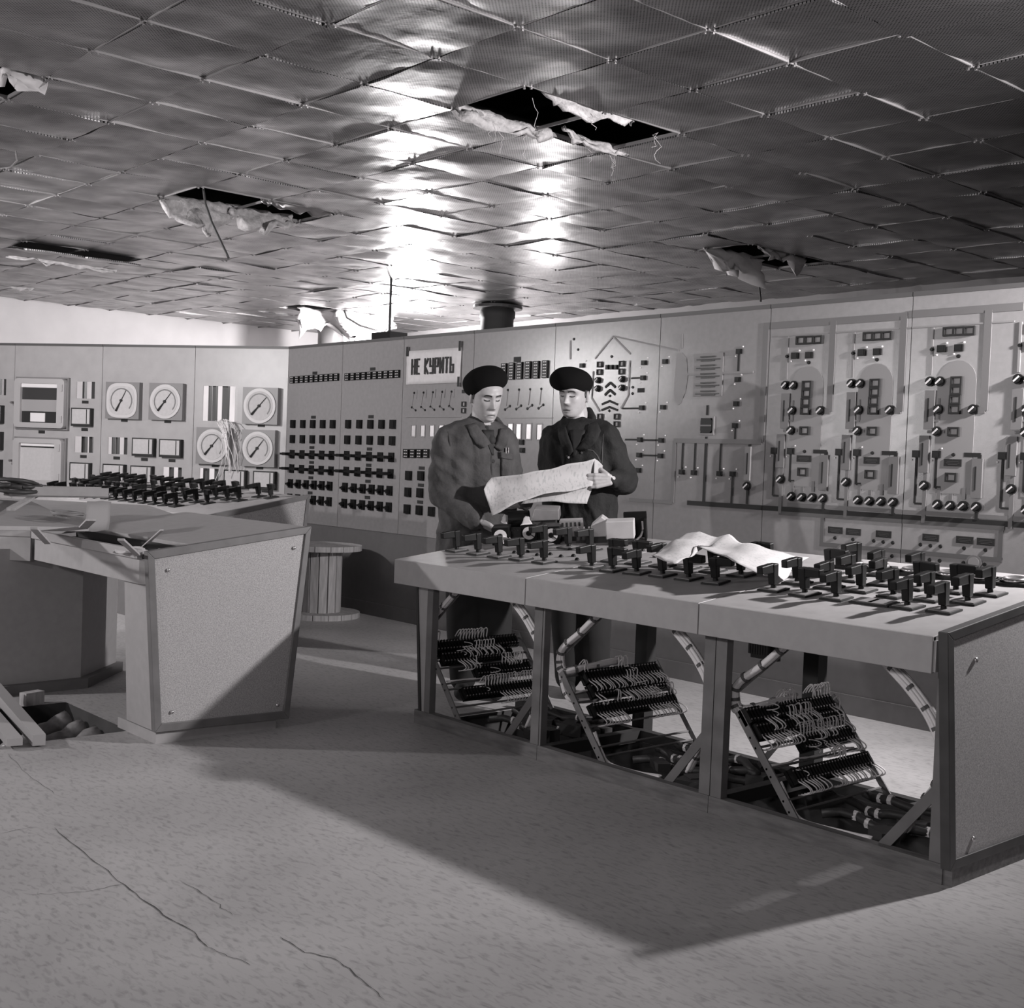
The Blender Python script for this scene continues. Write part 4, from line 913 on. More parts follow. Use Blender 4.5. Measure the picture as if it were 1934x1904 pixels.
MB().b2((-1.46, -0.62, 0.0), (-0.53, -0.56, 0.05)).build('toe_board', PANELB, R)
R2 = empty('console_corner', (-1.9, -1.3, 0), 'grey corner console unit with tilted sheet and cable coil beside the tray', 'control desk')
ca = [V((-1.475, -1.25, 0)), V((-2.45, -2.35, 0)), V((-3.2, -1.75, 0)), V((-1.9, -0.46, 0)), V((-1.505, -0.46, 0))]
d2 = (ca[1]-ca[0]).normalized(); n2 = V((d2.y, -d2.x, 0))
def slab_poly(P, zf, h): return MB().prism([V((p.x, p.y, zf(p)-h)) for p in P], (0, 0, h))
zf = lambda p: 0.80+0.127*max(0.0, (p-ca[0]).dot(V((-d2.y, d2.x, 0))*-1))
bevel_obj(slab_poly(ca, zf, 0.03).build('desk_top', DESK, R2), 0.003)
MB().prism([ca[0]+V((0, 0, 0.655)), ca[1]+V((0, 0, 0.655)), ca[1]+V((0, 0, 0.768)), ca[0]+V((0, 0, 0.768))], V((-d2.y, d2.x, 0))*-0.02).build('fascia', DESK, R2)
MB().prism([(-1.535, -1.40, 0.05), (-1.565, -0.95, 0.05), (-1.90, -0.62, 0.05), (-2.8, -1.6, 0.05), (-2.3, -2.15, 0.05)], (0, 0, 0.66)).build('pedestal', DESK, R2)
MB().prism([(-1.50, -1.38, 0.0), (-1.52, -0.93, 0.0), (-1.90, -0.58, 0.0), (-2.8, -1.6, 0.0), (-2.3, -2.1, 0.0)], (0, 0, 0.05)).build('plinth', PANELB, R2)
# ------------------------------------------------------------------ far switch desk
FS = 0.19
def fz(y): return 0.80+FS*(y-0.28)
R3 = empty('switch_desk', (-4.2, 0.65, 0), 'long grey switch desk crowded with black handles before the gauge panels', 'control desk')
bevel_obj(MB().prism([(-5.75, 0.28, fz(.28)), (-5.75, 1.0, fz(1.0)), (-5.75, 1.0, fz(1.0)-.025), (-5.75, 0.28, fz(.28)-.025)], (3.13, 0, 0)).build('desk_top', DESK, R3), 0.002)
MB().b2((-5.75, 0.27, 0.68), (-2.62, 0.29, 0.798)).build('fascia', DESK, R3)
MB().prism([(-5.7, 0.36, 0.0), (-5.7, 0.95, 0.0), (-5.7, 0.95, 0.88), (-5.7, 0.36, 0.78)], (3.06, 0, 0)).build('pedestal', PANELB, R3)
endpanel(R3, -2.62, 0.03, (0.265, 0.812), (0.33, 0.05), (1.01, fz(1.01)+.012), (0.93, 0.05))
FM = Matrix.Rotation(math.atan(FS), 4, 'X')
for i in range(20):
    for j in range(4):
        x = -2.86-0.165*i; y = 0.42+0.15*j
        if (i, j) in ((0, 0), (0, 1), (1, 0), (0, 2)): continue
        px_, py_, _ = proj(V((x, y, fz(y))))
        if px_ < 95 or x < -5.6 or random.random() < 0.08: continue
        o = inst('switch', SWH, R3, None, M=Matrix.Translation(V((x, y, fz(y)))-V((-4.2, .65, 0)))@FM@Matrix.Rotation(random.choice((0, 0, 1.4, 0.3)), 4, 'Z'))
        inst('base_plate', SWB, o, V((0, 0, 0)))
MB().b2((-5.7, 0.30, fz(.3)+0.0), (-4.75, 0.34, fz(.3)+0.075)).build('edge_rail', DESK, R3)

# ================================================================== LOOSE THINGS ROUND THE LEFT CONSOLE
def batten(name, a, b, w, t, m, label, cat='batten', group=None):
    a, b = V(a), V(b); d = (b-a).normalized(); s = d.cross(V((0, 0, 1))).normalized(); n = s.cross(d)
    mb = MB().add([a-s*w/2-n*t/2, a+s*w/2-n*t/2, a+s*w/2+n*t/2, a-s*w/2+n*t/2, b-s*w/2-n*t/2, b+s*w/2-n*t/2, b+s*w/2+n*t/2, b-s*w/2+n*t/2], [(3, 2, 1, 0), (4, 5, 6, 7), (0, 1, 5, 4), (1, 2, 6, 5), (2, 3, 7, 6), (3, 0, 4, 7)])
    return mb.thing(name, m, a, label=label, cat=cat, group=group)
zt_ = 0.775
batten('wooden_stick', onZ(262, 1050, zt_), onZ(228, 1019, .90), 0.022, 0.008, WOOD, 'pale wooden stick leaning up out of the tray near its bolted end')
batten('wooden_stick', onZ(90, 1026, .81), onZ(64, 998, .93), 0.024, 0.008, WOOD, 'pale wooden stick leaning where the console bends')
batten('wooden_stick', onZ(150, 1004, .83), onZ(172, 982, .91), 0.040, 0.008, WOOD, 'broad wooden strip standing beside the coil of thin wire')
batten('wooden_stick', onZ(20, 962, .925), onZ(70, 934, .965), 0.035, 0.012, WOOD, 'wooden lath lying across the tilted sheet')
batten('wooden_stick', onZ(270, 1033, .79), onZ(306, 1001, .91), 0.012, 0.006, WOOD, 'thin splinter of wood rising from the paper scraps')
g = [[onZ(160+45*u/6.0, 1004-3*u/6.0, 0.84)+V((0, 0, 0.13*v/3.0))+V((-0.05*v/3.0, 0.03*v/3, 0)) for u in range(7)] for v in range(4)]
thick(MB().grid(crumple(g, 0.01, 12)).thing('cardboard_scrap', mat('card', .33, .8), onZ(180, 1004, .84), True, label='grey card scrap standing on edge behind the wooden strip', cat='scrap'), 0.002)
def crumpled(name, px, h0, h1, amp, m, label, cat, seed=0, n=10):
    A, B, C_, D = [V(p) for p in px]; g = []
    for i in range(n+1):
        u = i/float(n); g.append([(A.lerp(B, u)).lerp(D.lerp(C_, u), j/float(n)) for j in range(n+1)])
    g = crumple(g, amp, 14, seed); base = (A+B+C_+D)/4
    return thick(MB().grid(g).thing(name, m, base, True, label=label, cat=cat), 0.0012)
crumpled('paper_scrap', (onZ(300, 1038, .79), onZ(345, 1024, .80), onZ(345, 1036, .785), onZ(312, 1047, .785)), 0, 0, 0.012, PAPER, 'white folded paper scrap at the end of the tray', 'paper', 1)
crumpled('paper_scrap', (onZ(215, 1038, .785), onZ(275, 1034, .80), onZ(280, 1045, .785), onZ(220, 1046, .785)), 0, 0, 0.022, PAPER, 'crumpled tissue heaped beside the leaning stick in the tray', 'paper', 2)
def coil(name, c, r, turns, wr, m, label, seed, flat=0.35):
    rnd = random.Random(seed); mb = MB(); P = []
    for k_ in range(turns*14):
        a = k_*2*math.pi/14; rr = r*(0.75+0.25*noise.noise(V((k_*.05, seed, 0)))); tl = 0.25*math.sin(k_*0.021+seed)
        P.append(V(c)+V((rr*math.cos(a), rr*math.sin(a), wr+abs(rr*math.sin(a+seed))*tl*0+0.012+flat*r*(0.5+0.5*noise.noise(V((k_*.11, 2, seed)))))))
    return mb.tube(P, wr, 6).thing(name, m, c, True, label=label, cat='cable')
coil('cable_coil', onZ(25, 948, 0.93), 0.16, 6, 0.010, WIRED, 'dark coil of thick cable heaped beyond the tilted sheet', 5, 0.7)
coil('wire_coil', onZ(128, 990, 0.87), 0.085, 7, 0.004, mat('grey_wire', .22, .5), 'loose coil of thin grey wire on the console top', 9, 0.7)
lid = [onZ(-40, 1002, .86), onZ(168, 1004, .84), onZ(60, 954, .90), onZ(-40, 950, .93)]
lid = [V(p) for p in lid]
bevel_obj(MB().prism(lid, (0, 0, 0.02)).thing('metal_sheet', DESK, lid[1], label='flat grey metal sheet lying tilted on the corner console', cat='sheet metal'), 0.003)
R4 = empty('wall_tray', onZ(110, 940, .95), 'long grey tray lying behind the tilted sheet', 'tray')
a, b = onZ(18, 938, .96), onZ(205, 941, .96)
dd = (b-a).normalized(); nn = V((-dd.y, dd.x, 0))
MB().prism([a, b, b+nn*0.16, a+nn*0.16], (0, 0, 0.008)).build('tray_bottom', DESK, R4)
MB().prism([a, b, b+nn*0.008, a+nn*0.008], (0, 0, 0.05)).build('tray_side', DESK, R4)
MB().prism([a+nn*.152, b+nn*.152, b+nn*0.16, a+nn*0.16], (0, 0, 0.05)).build('tray_side', DESK, R4)
# pit and what lies in it
for i, (qa, qb, r, lb) in enumerate((((205, 1364), (222, 1384), 0.045, 'wrapped pipe end in the floor pit under the console'), ((160, 1364), (186, 1392), 0.042, 'second wrapped pipe end in the pit beside the plinth'), ((108, 1362), (135, 1396), 0.048, 'dusty pipe deep in the floor pit'))):
    a = V((-0.70-0.17*i, -1.22, -0.045)); b = a+V((0.03, -0.30, 0)); b.z = -0.16; mb = MB(); P = [a.lerp(b, k_/8.0)+V((0, 0, 0.006*math.sin(k_*2.1))) for k_ in range(9)]
    mb.tube(P, [r*(1+0.06*math.sin(k_*1.9+i)) for k_ in range(9)], 14).thing('wrapped_pipe', mat('pipe_wrap', .24, .35, var=.3, vscale=30), a, True, label=lb, cat='pipe')
batten('plank', onZ(74, 1398, .03), onX(-14, 1296, -1.30), 0.05, 0.045, mat('plank_paint', .34, .6), 'grey plank slanting up across the open floor pit', 'plank')
batten('plank', onZ(28, 1402, .03), onX(-50, 1310, -1.30), 0.06, 0.03, mat('plank_paint', .34, .6), 'wide dark edged plank leaning beside the pit', 'plank')
MB().box((-1.27, -1.30, 0.03), (0.05, 0.10, 0.06), RZ(0.3)).thing('timber_block', WOOD, (-1.27, -1.30, 0), label='pale timber block at the far rim of the pit', cat='block')

# ------------------------------------------------------------------ cable drum
sc_ = V((-3.38, 1.62, 0)); R5 = empty('cable_drum', sc_, 'empty wooden cable drum standing on end before the board', 'cable drum')
for z0, nm in ((0.0, 'lower_flange'), (0.505, 'upper_flange')):
    for k_ in range(6):
        ya, yb = -0.30+0.1*k_, -0.30+0.1*(k_+1)-0.004; pts = []
        f = lambda y: math.sqrt(max(0, 0.30**2-y*y))
        ys_ = [ya+(yb-ya)*i/4 for i in range(5)]
        poly = [V((f(y), y, z0)) for y in ys_]+[V((-f(y), y, z0)) for y in reversed(ys_)]
        if abs(ya+0.30) < 1e-6: poly = poly[1:-1]
        MB().prism([sc_+p for p in poly], (0, 0, 0.04)).build('flange_board', WOOD, R5)
for k_ in range(14):
    a = 2*math.pi*k_/14; c = sc_+V((0.145*math.cos(a), 0.145*math.sin(a), 0.272)); MB().box(c, (0.018, 0.060, 0.464), RZ(a)).build('stave', WOOD, R5)
# ------------------------------------------------------------------ ceiling vents behind the board
for q, lb, s in (((940, 612), 'black ribbed vent pipe hanging behind the poster side of the board', 1.0), ((598, 640), 'pale ribbed vent pipe above the panel corner', 0.78)):
    c = onZ(q[0], 575 if s == 1 else 618, ZC); c.z = ZC
    if s < 1: c = V((-8.6, 5.0, ZC))
    x_, y_, k_ = proj(V((c.x, c.y, 2.6)))
    R6 = empty('vent_pipe', V((c.x, c.y, ZC-0.75)), lb, 'vent')
    r = 0.17*s*k_/12.5
    MB().lathe([(r, -0.75), (r, -0.42), (r*1.06, -0.40), (r*1.06, -0.35), (r, -0.33), (r, -0.16), (r*1.08, -0.14), (r*1.08, -0.08), (r, -0.06), (r, 0)], c, 24).build('duct', BLACKM if s == 1 else GAUGEB, R6, True)
    MB().cyl(c+V((0, 0, -0.05)), c+V((0, 0, -0.02)), r*1.5, r*1.5, 24).build('flange', DARK, R6)
p = atd(735, 642, 11.5); RJ = empty('junction_box', p, 'dark box hung on a rod from the ceiling above the handle panels', 'box')
MB().box(p, (0.30, 0.2, 0.13)).build('case', BLACKM, RJ); MB().cyl(p+V((0, 0, .06)), V((p.x, p.y, ZC+.02)), 0.012, 0.012, 8).build('rod', DARK, RJ)

# ------------------------------------------------------------------ torn insulation in the ceiling holes
def tuft(name, edge, drop, label, seed, m=WOOL, out=V((0, 0, 0)), n=14, k=6, amp=0.05, frill=0.05, th=0.012, sc=9):
    edge = [V(e) for e in edge]; g = []
    for i in range(n+1):
        u = i/float(n); p = lerp_list(edge, u); row = []; dl = drop*(0.45+0.75*abs(noise.noise(V((u*4.3, seed, 1)))))*(0.4+0.6*math.sin(math.pi*min(1, max(0, u*0.94+0.03))))
        for j in range(k+1):
            t = j/float(k); row.append(p+V((0, 0, 0.03-dl*t))+out*t*dl+noise.noise_vector(V((u*5+seed*3, t*3, seed)))*amp*t)
        g.append(row)
    g = crumple(g, 0.018, 22, seed); base = V(edge[0])
    o = MB().grid(g).thing(name, m, base, True, label=label, cat='insulation'); thick(o, th); return o
def tile_c(i, j): return V((OX+i*T, OY+j*T, ZC))
A = tile_c(0, 0)
tuft('torn_insulation', [A+V((0.0, -.02, 0)), A+V((-.01, .3, 0)), A+V((0.0, .62, 0))], 0.16, 'long torn pale lining along the edge of the largest ceiling gap', 1, amp=0.06, out=V((.5, 0, 0)))
tuft('torn_insulation', [A+V((.10, .62, 0)), A+V((.02, .80, 0)), A+V((0.03, 1.16, 0))], 0.13, 'curled pale lining flap at the pointed end of the largest ceiling gap', 2, amp=0.05, out=V((.5, .2, 0)))
tuft('torn_insulation', [A+V((.50, 0.10, .01)), A+V((.51, .4, .01)), A+V((.50, .75, .01))], 0.12, 'ragged lining strip with hanging threads on the far rim of the largest ceiling gap', 3, amp=0.05, out=V((-.9, 0, 0)))
A = tile_c(-6, 0)
tuft('torn_insulation', [A+V((-.05, -.02, 0)), A+V((0, .25, 0)), A+V((0, .5, 0))], 0.26, 'fat pale wool tuft drooping beside the hanging cable', 4, amp=0.10, out=V((.3, 0, 0)), th=.03)
tuft('torn_insulation', [A+V((0, .46, 0)), A+V((0.02, .7, 0)), A+V((.05, .95, 0))], 0.24, 'shaggy wool tuft drooping from the middle of the smaller gap', 5, amp=0.10, out=V((.3, 0, 0)), th=.03)
tuft('foil_flap', [A+V((.50, .45, 0)), A+V((.5, .7, 0)), A+V((.48, 1.04, 0))], 0.12, 'bent foil flap over the smaller ceiling gap', 6, m=mat('bent_foil', .5, .35, metal=1.0), amp=0.03, out=V((-.8, 0, 0)), th=.002)
A = tile_c(-3, 7)
tuft('torn_insulation', [A+V((.1, -.05, 0)), A+V((.12, .3, 0)), A+V((.1, .7, 0))], 0.34, 'bright crumpled wrapping hanging above the boiler columns', 7, m=PAPER, amp=0.16, out=V((.4, -.1, 0)), th=.004)
tuft('torn_insulation', [A+V((.45, .2, 0)), A+V((.45, .5, 0)), A+V((.4, .85, 0))], 0.18, 'smaller scrap of wrapping beside the bright crumpled one', 8, m=PAPER, amp=0.10, th=.004)
A = tile_c(-15, 7)
tuft('torn_insulation', [A+V((.1, .2, 0)), A+V((.1, .7, 0)), A+V((.2, 1.25, 0))], 0.55, 'sheet of wrapping hanging over the top of the handle panels', 9, m=PAPER, amp=0.18, th=.004)
tuft('torn_insulation', [A+V((.3, .6, 0)), A+V((.3, .9, 0)), A+V((.4, 1.35, 0))], 0.75, 'longer twisted wrapping strip hanging beside the handle panels', 10, m=WOOL, amp=0.16, th=.01)
A = tile_c(-3, -4)
tuft('torn_insulation', [onZ(-40, 140, ZC), onZ(20, 140, ZC), onZ(88, 155, ZC)], 0.14, 'white crumpled sheet poking from a gap over the console', 11, m=PAPER, amp=0.05, out=V((.3, .2, 0)), th=.003)
A = tile_c(-12, 0)
tuft('torn_insulation', [A+V((.1, .02, -.1)), A+V((.1, .5, -.1)), A+V((.1, .98, -.1))], 0.06, 'thin fringe of lining along the dropped tile edge', 12, amp=0.03)
tuft('torn_insulation', [onZ(5, 540, ZC), onZ(40, 543, ZC), onZ(70, 545, ZC)], 0.10, 'small scrap of lining near the whitewashed wall', 13, m=PAPER, amp=0.04, th=.003)
th_ = MB(); rnd = random.Random(5); A = tile_c(0, 0)
for i in range(12):
    p = A+V((rnd.choice((.03, .49))+rnd.uniform(-.02, .02), rnd.uniform(0.1, 1.1), -.02)); L = rnd.uniform(.05, .16)
    th_.tube([p+V((0.035*noise.noise(V((k_*.7+.3, i+.37, .2))), 0.035*noise.noise(V((k_*.7+.6, i+.71, 5.3))), -L*k_/7.0)) for k_ in range(8)], 0.0011, 4)
th_.thing('hanging_threads', PAPER, A, label='fine threads dangling from the largest ceiling gap', cat='threads', kind='stuff')
def hang(px, d0, r, label, m=WIRED):
    p0 = onZ(px[0][0], px[0][1], ZC+0.01); d0 = proj(p0)[2]; P = [p0]+[atd(x, y, d0) for x, y in px[1:]]; pts = []
    for i in range(len(P)-1):
        for k_ in range(5): pts.append(P[i].lerp(P[i+1], k_/5.0))
    pts.append(P[-1]); return MB().tube(pts, r, 6).thing('hanging_cable', m, P[0], True, label=label, cat='cable')
dq = proj(tile_c(-6, 0)+V((.2, .3, 0)))[2]
hang(((384, 356), (388, 385), (400, 420), (415, 452), (432, 488)), dq, 0.008, 'thin dark cable dangling from the gap beside the fat wool tuft')
dq = proj(tile_c(-15, 7)+V((.3, .6, 0)))[2]
hang(((650, 585), (655, 600), (680, 615), (716, 626)), dq, 0.012, 'dark wire sagging under the wrapping over the handle panels')
dq = proj(tile_c(-3, 7))[2]
hang(((1437, 512), (1434, 540), (1437, 570)), dq, 0.008, 'short dark cable dangling above the boiler columns')
dq = proj(tile_c(-3, -1))[2]
hang(((0, 278), (15, 275), (30, 285), (32, 303), (20, 316), (0, 318)), 6.0, 0.006, 'curled wire hooked under the foil tiles', BAR)

# ================================================================== INSTRUMENTS ON THE DESK
def place(name, px, label, cat, rot=0.0):
    p = onD(*px); p = V((p.x, p.y, dz(p.y)))
    return empty(name, Matrix.Translation(p)@SLOPE.to_4x4()@Matrix.Rotation(rot, 4, 'Z'), label, cat)
ALU = mat('alloy_box', 0.50, 0.35, metal=0.75, var=.1, vscale=20)
CARD = mat('pale_box', 0.48, 0.45, var=.08, vscale=15)
for px, rot, lb in (((946, 1030), 0.75, 'black instrument with white dial and torn paper beside the hand'), ((1000, 1024), 0.62, 'black instrument with half hidden white dial in the middle'), ((1042, 1028), 0.68, 'black instrument with large white dial nearest the alloy boxes')):
    R = place('dial_instrument', px, lb, 'instrument', rot)
    bevel_obj(MB().b2((-0.042, 0, 0), (0.042, 0.13, 0.084)).build('case', BLACK, R, world=False), 0.004)
    MB().cyl((0, 0.0, 0.044), (0, -0.004, 0.044), 0.031, 0.031, 28).build('dial', WHITE, R, world=False)
    hub = MB().cyl((0, -0.004, 0.044), (0, -0.012, 0.044), 0.013, 0.012, 16).build('hub', BLACK, R, world=False)
    MB().box((0.014, -0.0055, 0.034), (0.030, 0.002, 0.004), Matrix.Rotation(math.radians(35), 3, 'Y')).build('needle', BLACKM, hub, world=False)
R = place('alloy_case', (1030, 1018), 'silver tilted alloy case lying above the dials', 'instrument', 0.72)
bevel_obj(MB().prism([(-0.07, 0.03, 0.085), (0.07, 0.03, 0.085), (0.07, 0.03, 0.135), (-0.05, 0.03, 0.145)], (0, 0.10, 0.01)).build('case', ALU, R, world=False), 0.004)
MB().b2((-0.05, 0.04, 0), (0.05, 0.12, 0.085)).build('chassis', DARK, R, world=False)
R = place('slotted_relay', (1080, 1022), 'silver relay box with slots next to the dials', 'instrument', 0.75)
bevel_obj(MB().b2((-0.055, 0, 0.02), (0.055, 0.08, 0.10)).build('case', ALU, R, world=False), 0.003)
for i in range(5): MB().b2((-0.045+0.02*i, -0.002, 0.07), (-0.035+0.02*i, 0.001, 0.09)).build('slot', BLACKM, R, world=False)
MB().b2((-0.05, 0, 0), (0.05, 0.08, 0.02)).build('foot', DARK, R, world=False)
R = place('relay_chassis', (1108, 1026), 'small dark chassis of coils and contacts before the pale boxes', 'instrument', 0.7)
MB().b2((-0.05, 0, 0), (0.05, 0.07, 0.012)).build('base', DARK, R, world=False)
for i in range(4):
    MB().cyl((-0.038+0.025*i, 0.02, 0.012), (-0.038+0.025*i, 0.02, 0.05), 0.011, 0.011, 12).build('coil', mat('coil_wire', .12, .35), R, world=False)
    MB().b2((-0.044+0.025*i, 0.04, 0.012), (-0.034+0.025*i, 0.06, 0.07)).build('contact', CHROME, R, world=False)
R = place('pale_box', (1138, 1026), 'pale metal box with gabled lid on the desk', 'box', 0.72)
bevel_obj(MB().prism([(-0.05, 0, 0.03), (0.045, 0, 0.03), (0.045, 0, 0.09), (0.0, 0, 0.125), (-0.05, 0, 0.085)], (0, 0.10, 0)).build('case', CARD, R, world=False), 0.004)
MB().b2((-0.045, 0.01, 0), (0.04, 0.09, 0.03)).build('chassis', DARK, R, world=False)
R = place('pale_box', (1172, 1030), 'larger square pale box against the black frame', 'box', 0.70)
bevel_obj(MB().b2((-0.065, 0, 0.028), (0.065, 0.11, 0.112)).build('case', CARD, R, world=False), 0.004)
MB().b2((-0.06, 0.005, 0), (0.06, 0.10, 0.028)).build('chassis', DARK, R, world=False)
MB().tube([(0.07, -0.02, 0.02), (0.09, 0.06, 0.03), (0.10, 0.12, 0.05), (0.10, 0.13, 0.09)], 0.005, 6).build('bracket', CHROME, R, world=False)
R = place('black_frame', (1200, 1020), 'black upright metal frame behind the square pale box', 'frame', 0.70)
bevel_obj(MB().b2((-0.055, 0.06, 0), (0.055, 0.085, 0.125)).build('back_plate', BLACK, R, world=False), 0.003)
MB().b2((0.045, -0.04, 0), (0.055, 0.06, 0.10)).build('side_plate', BLACK, R, world=False)
R = place('motor_unit', (978, 1020), 'round black motor unit behind the middle dial', 'instrument', 0.7)
MB().cyl((-0.05, 0.08, 0.09), (0.05, 0.08, 0.09), 0.045, 0.045, 22).build('drum', BLACK, R, world=False)
MB().b2((-0.045, 0.05, 0), (0.045, 0.12, 0.06)).build('chassis', DARK, R, world=False)
for i in range(5): MB().cyl((-0.03+0.015*i, 0.02, 0.045), (-0.03+0.015*i, 0.035, 0.05), 0.004, 0.004, 8).build('terminal', CHROME, R, world=False)
a = onD(945, 1030)+V((0, 0, .0)); 
def tri(name, px, h, label, seed):
    P = [onD(x, y, hh) for (x, y), hh in zip(px, h)]
    g = [[P[0].lerp(P[1], i/6.0).lerp(P[2], j/6.0) for j in range(7)] for i in range(7)]
    return thick(MB().grid(crumple(g, 0.006, 25, seed)).thing(name, PAPER, P[0], True, label=label, cat='paper'), 0.001)
tri('torn_paper', ((950, 1028), (970, 1022), (948, 1002)), (.03, .02, .06), 'torn star shaped paper in front of the first dial', 3)
tri('torn_paper', ((985, 992), (1005, 990), (994, 968)), (.09, .09, .12), 'pointed paper tag standing beside the round motor', 4)
tri('torn_paper', ((942, 985), (958, 990), (955, 972)), (.08, .08, .11), 'small paper corner poking up by the hand', 5)

# ------------------------------------------------------------------ crumpled sheet over the switches
ZA = lambda a, b: (1200+a*.2068, 990+b*.2068)
top = [onD(*ZA(*q), h) for q, h in (((335, 155), .11), ((460, 92), .135), ((590, 75), .14), ((745, 122), .12), ((855, 105), .13), ((980, 172), .11), ((1140, 210), .10), ((1350, 262), .07), ((1565, 303), .03))]
bot = [onD(*ZA(*q), h) for q, h in (((145, 290), .115), ((240, 340), .108), ((340, 352), .105), ((500, 300), .108), ((545, 205), .125), ((760, 275), .11), ((930, 345), .108), ((1130, 455), .06), ((1330, 530), .012))]
g = []
for i in range(41):
    u = i/40.0; a, b = lerp_list(top, u), lerp_list(bot, u); g.append([a.lerp(b, j/14.0)+V((0, 0, 0.010*math.sin(j/14.0*math.pi)*math.sin(u*9))) for j in range(15)])
o = MB().grid(crumple(g, 0.012, 11, 4)).thing('crumpled_sheet', DRAW2, bot[0], True, label='white crumpled printed sheet draped over the desk switches', cat='paper'); thick(o, 0.001)
# ================================================================== PEOPLE
def fused(mb, voxel, iters=6, name='body'):
    me = mb.mesh(name, SKIN); ob = bpy.data.objects.new(name, me); COL.objects.link(ob)
    md = ob.modifiers.new('r', 'REMESH'); md.mode = 'VOXEL'; md.voxel_size = voxel
    if iters:
        sm = ob.modifiers.new('s', 'SMOOTH'); sm.factor = 0.5; sm.iterations = iters
    dg = bpy.context.evaluated_depsgraph_get(); out = bpy.data.meshes.new_from_object(ob.evaluated_get(dg))
    bpy.data.objects.remove(ob); out.polygons.foreach_set('use_smooth', [True]*len(out.polygons)); out.name = name; return out
def put_mesh(name, me, m, root):
    me.materials.clear(); me.materials.append(m); me.transform(WM[root.name].inverted()); o = bpy.data.objects.new(name, me); COL.objects.link(o); o.parent = root; WM[o.name] = WM[root.name]; return o
CAMR = Matrix.Rotation(-YAW, 4, 'Z')     # x = picture right, y = away, -y = towards the photographer
HZ = [-.120, -.113, -.096, -.076, -.055, -.030, 0.0, .030, .060, .090, .108, .1150]
HF = [.052, .076, .091, .092, .0925, .092, .089, .094, .090, .068, .040, .002]
HB = [.010, .018, .028, .045, .062, .078, .095, .101, .096, .074, .042, .002]
HWd = [.022, .040, .050, .058, .0635, .068, .072, .075, .072, .055, .032, .002]
def itp(tab, z):
    z = min(max(z, HZ[0]), HZ[-1])
    for i in range(len(HZ)-1):
        if z <= HZ[i+1]:
            t = (z-HZ[i])/(HZ[i+1]-HZ[i]); p0, p1, p2, p3 = tab[max(i-1, 0)], tab[i], tab[i+1], tab[min(i+2, len(tab)-1)]
            v = p1+(p2-p1)*t; h = 0.5*((2*p1)+(p2-p0)*t+(2*p0-5*p1+4*p2-p3)*t*t+(3*p1-p0-3*p2+p3)*t**3); return 0.5*v+0.5*h
    return tab[-1]
def G(a, s): return math.exp(-(a/s)**2)
def pw(z, T_):
    if z <= T_[0][0] or z >= T_[-1][0]: return 0.0
    for (a, va), (b, vb) in zip(T_[:-1], T_[1:]):
        if a <= z <= b: return va+(vb-va)*(z-a)/(b-a)
NOSE = [(-.050, 0), (-.043, .012), (-.036, .027), (-.030, .028), (-.018, .021), (0, .012), (.016, .005), (.028, 0)]
def feat(x, z):
    ax = abs(x); y = 0.0
    y -= pw(z, NOSE)*G(x, 0.0115); y -= 0.008*G(ax-.012, .006)*G(z+.035, .007)
    y += 0.0175*G(ax-.031, .017)*G(z-.008, .013); y -= 0.0085*G(ax-.031, .012)*G(z-.002, .009)
    y -= 0.006*G(ax-.028, .022)*G(z-.030, .008)
    y -= 0.0055*G(x, .020)*(G(z+.0665, .005)+0.9*G(z+.0825, .005)); y += 0.006*G(x, .024)*G(z+.0745, .0035); y += 0.004*G(x, .016)*G(z+.054, .006); y += 0.004*G(x, .03)*G(z+.091, .006)
    y -= 0.006*G(x, .022)*G(z+.104, .011); y -= 0.004*G(ax-.048, .016)*G(z+.018, .016); y += 0.002*G(ax-.042, .014)*G(z+.055, .02)
    return y
def head_pt(x, z, off=0.0):
    w = itp(HWd, z); s = max(-0.98, min(0.98, x/w)); c = math.sqrt(1-s*s); return V((x, -itp(HF, z)*c**0.85+feat(x, z)-off, z))
def head_mb(mb, M, sc):
    nz, na = 72, 96; vs = []
    for j in range(nz+1):
        z = HZ[0]+(HZ[-1]-HZ[0])*j/nz; w, f, b = itp(HWd, z), itp(HF, z), itp(HB, z)
        for k_ in range(na):
            a = 2*math.pi*k_/na; s, c = math.sin(a), math.cos(a); x = w*math.copysign(abs(s)**0.92, s)
            y = -f*abs(c)**0.85+feat(x, z) if c > 0 else b*abs(c)**0.9
            vs.append(M@(V((x, y, z))*sc))
    mb.add(vs, [(j*na+k_, j*na+(k_+1) % na, (j+1)*na+(k_+1) % na, (j+1)*na+k_) for j in range(nz) for k_ in range(na)]+[tuple(range(na))[::-1], tuple(range(nz*na, nz*na+na))])
    for s in (-1, 1):
        mb.ell(M@(V((s*.076, .014, -.004))*sc), (.009*sc, .019*sc, .031*sc), M.to_3x3()@Matrix.Rotation(s*0.35, 3, 'Z'), 14, 10)
        mb.ell(M@(V((s*.077, .010, -.028))*sc), (.008*sc, .010*sc, .012*sc), M.to_3x3(), 10, 8)
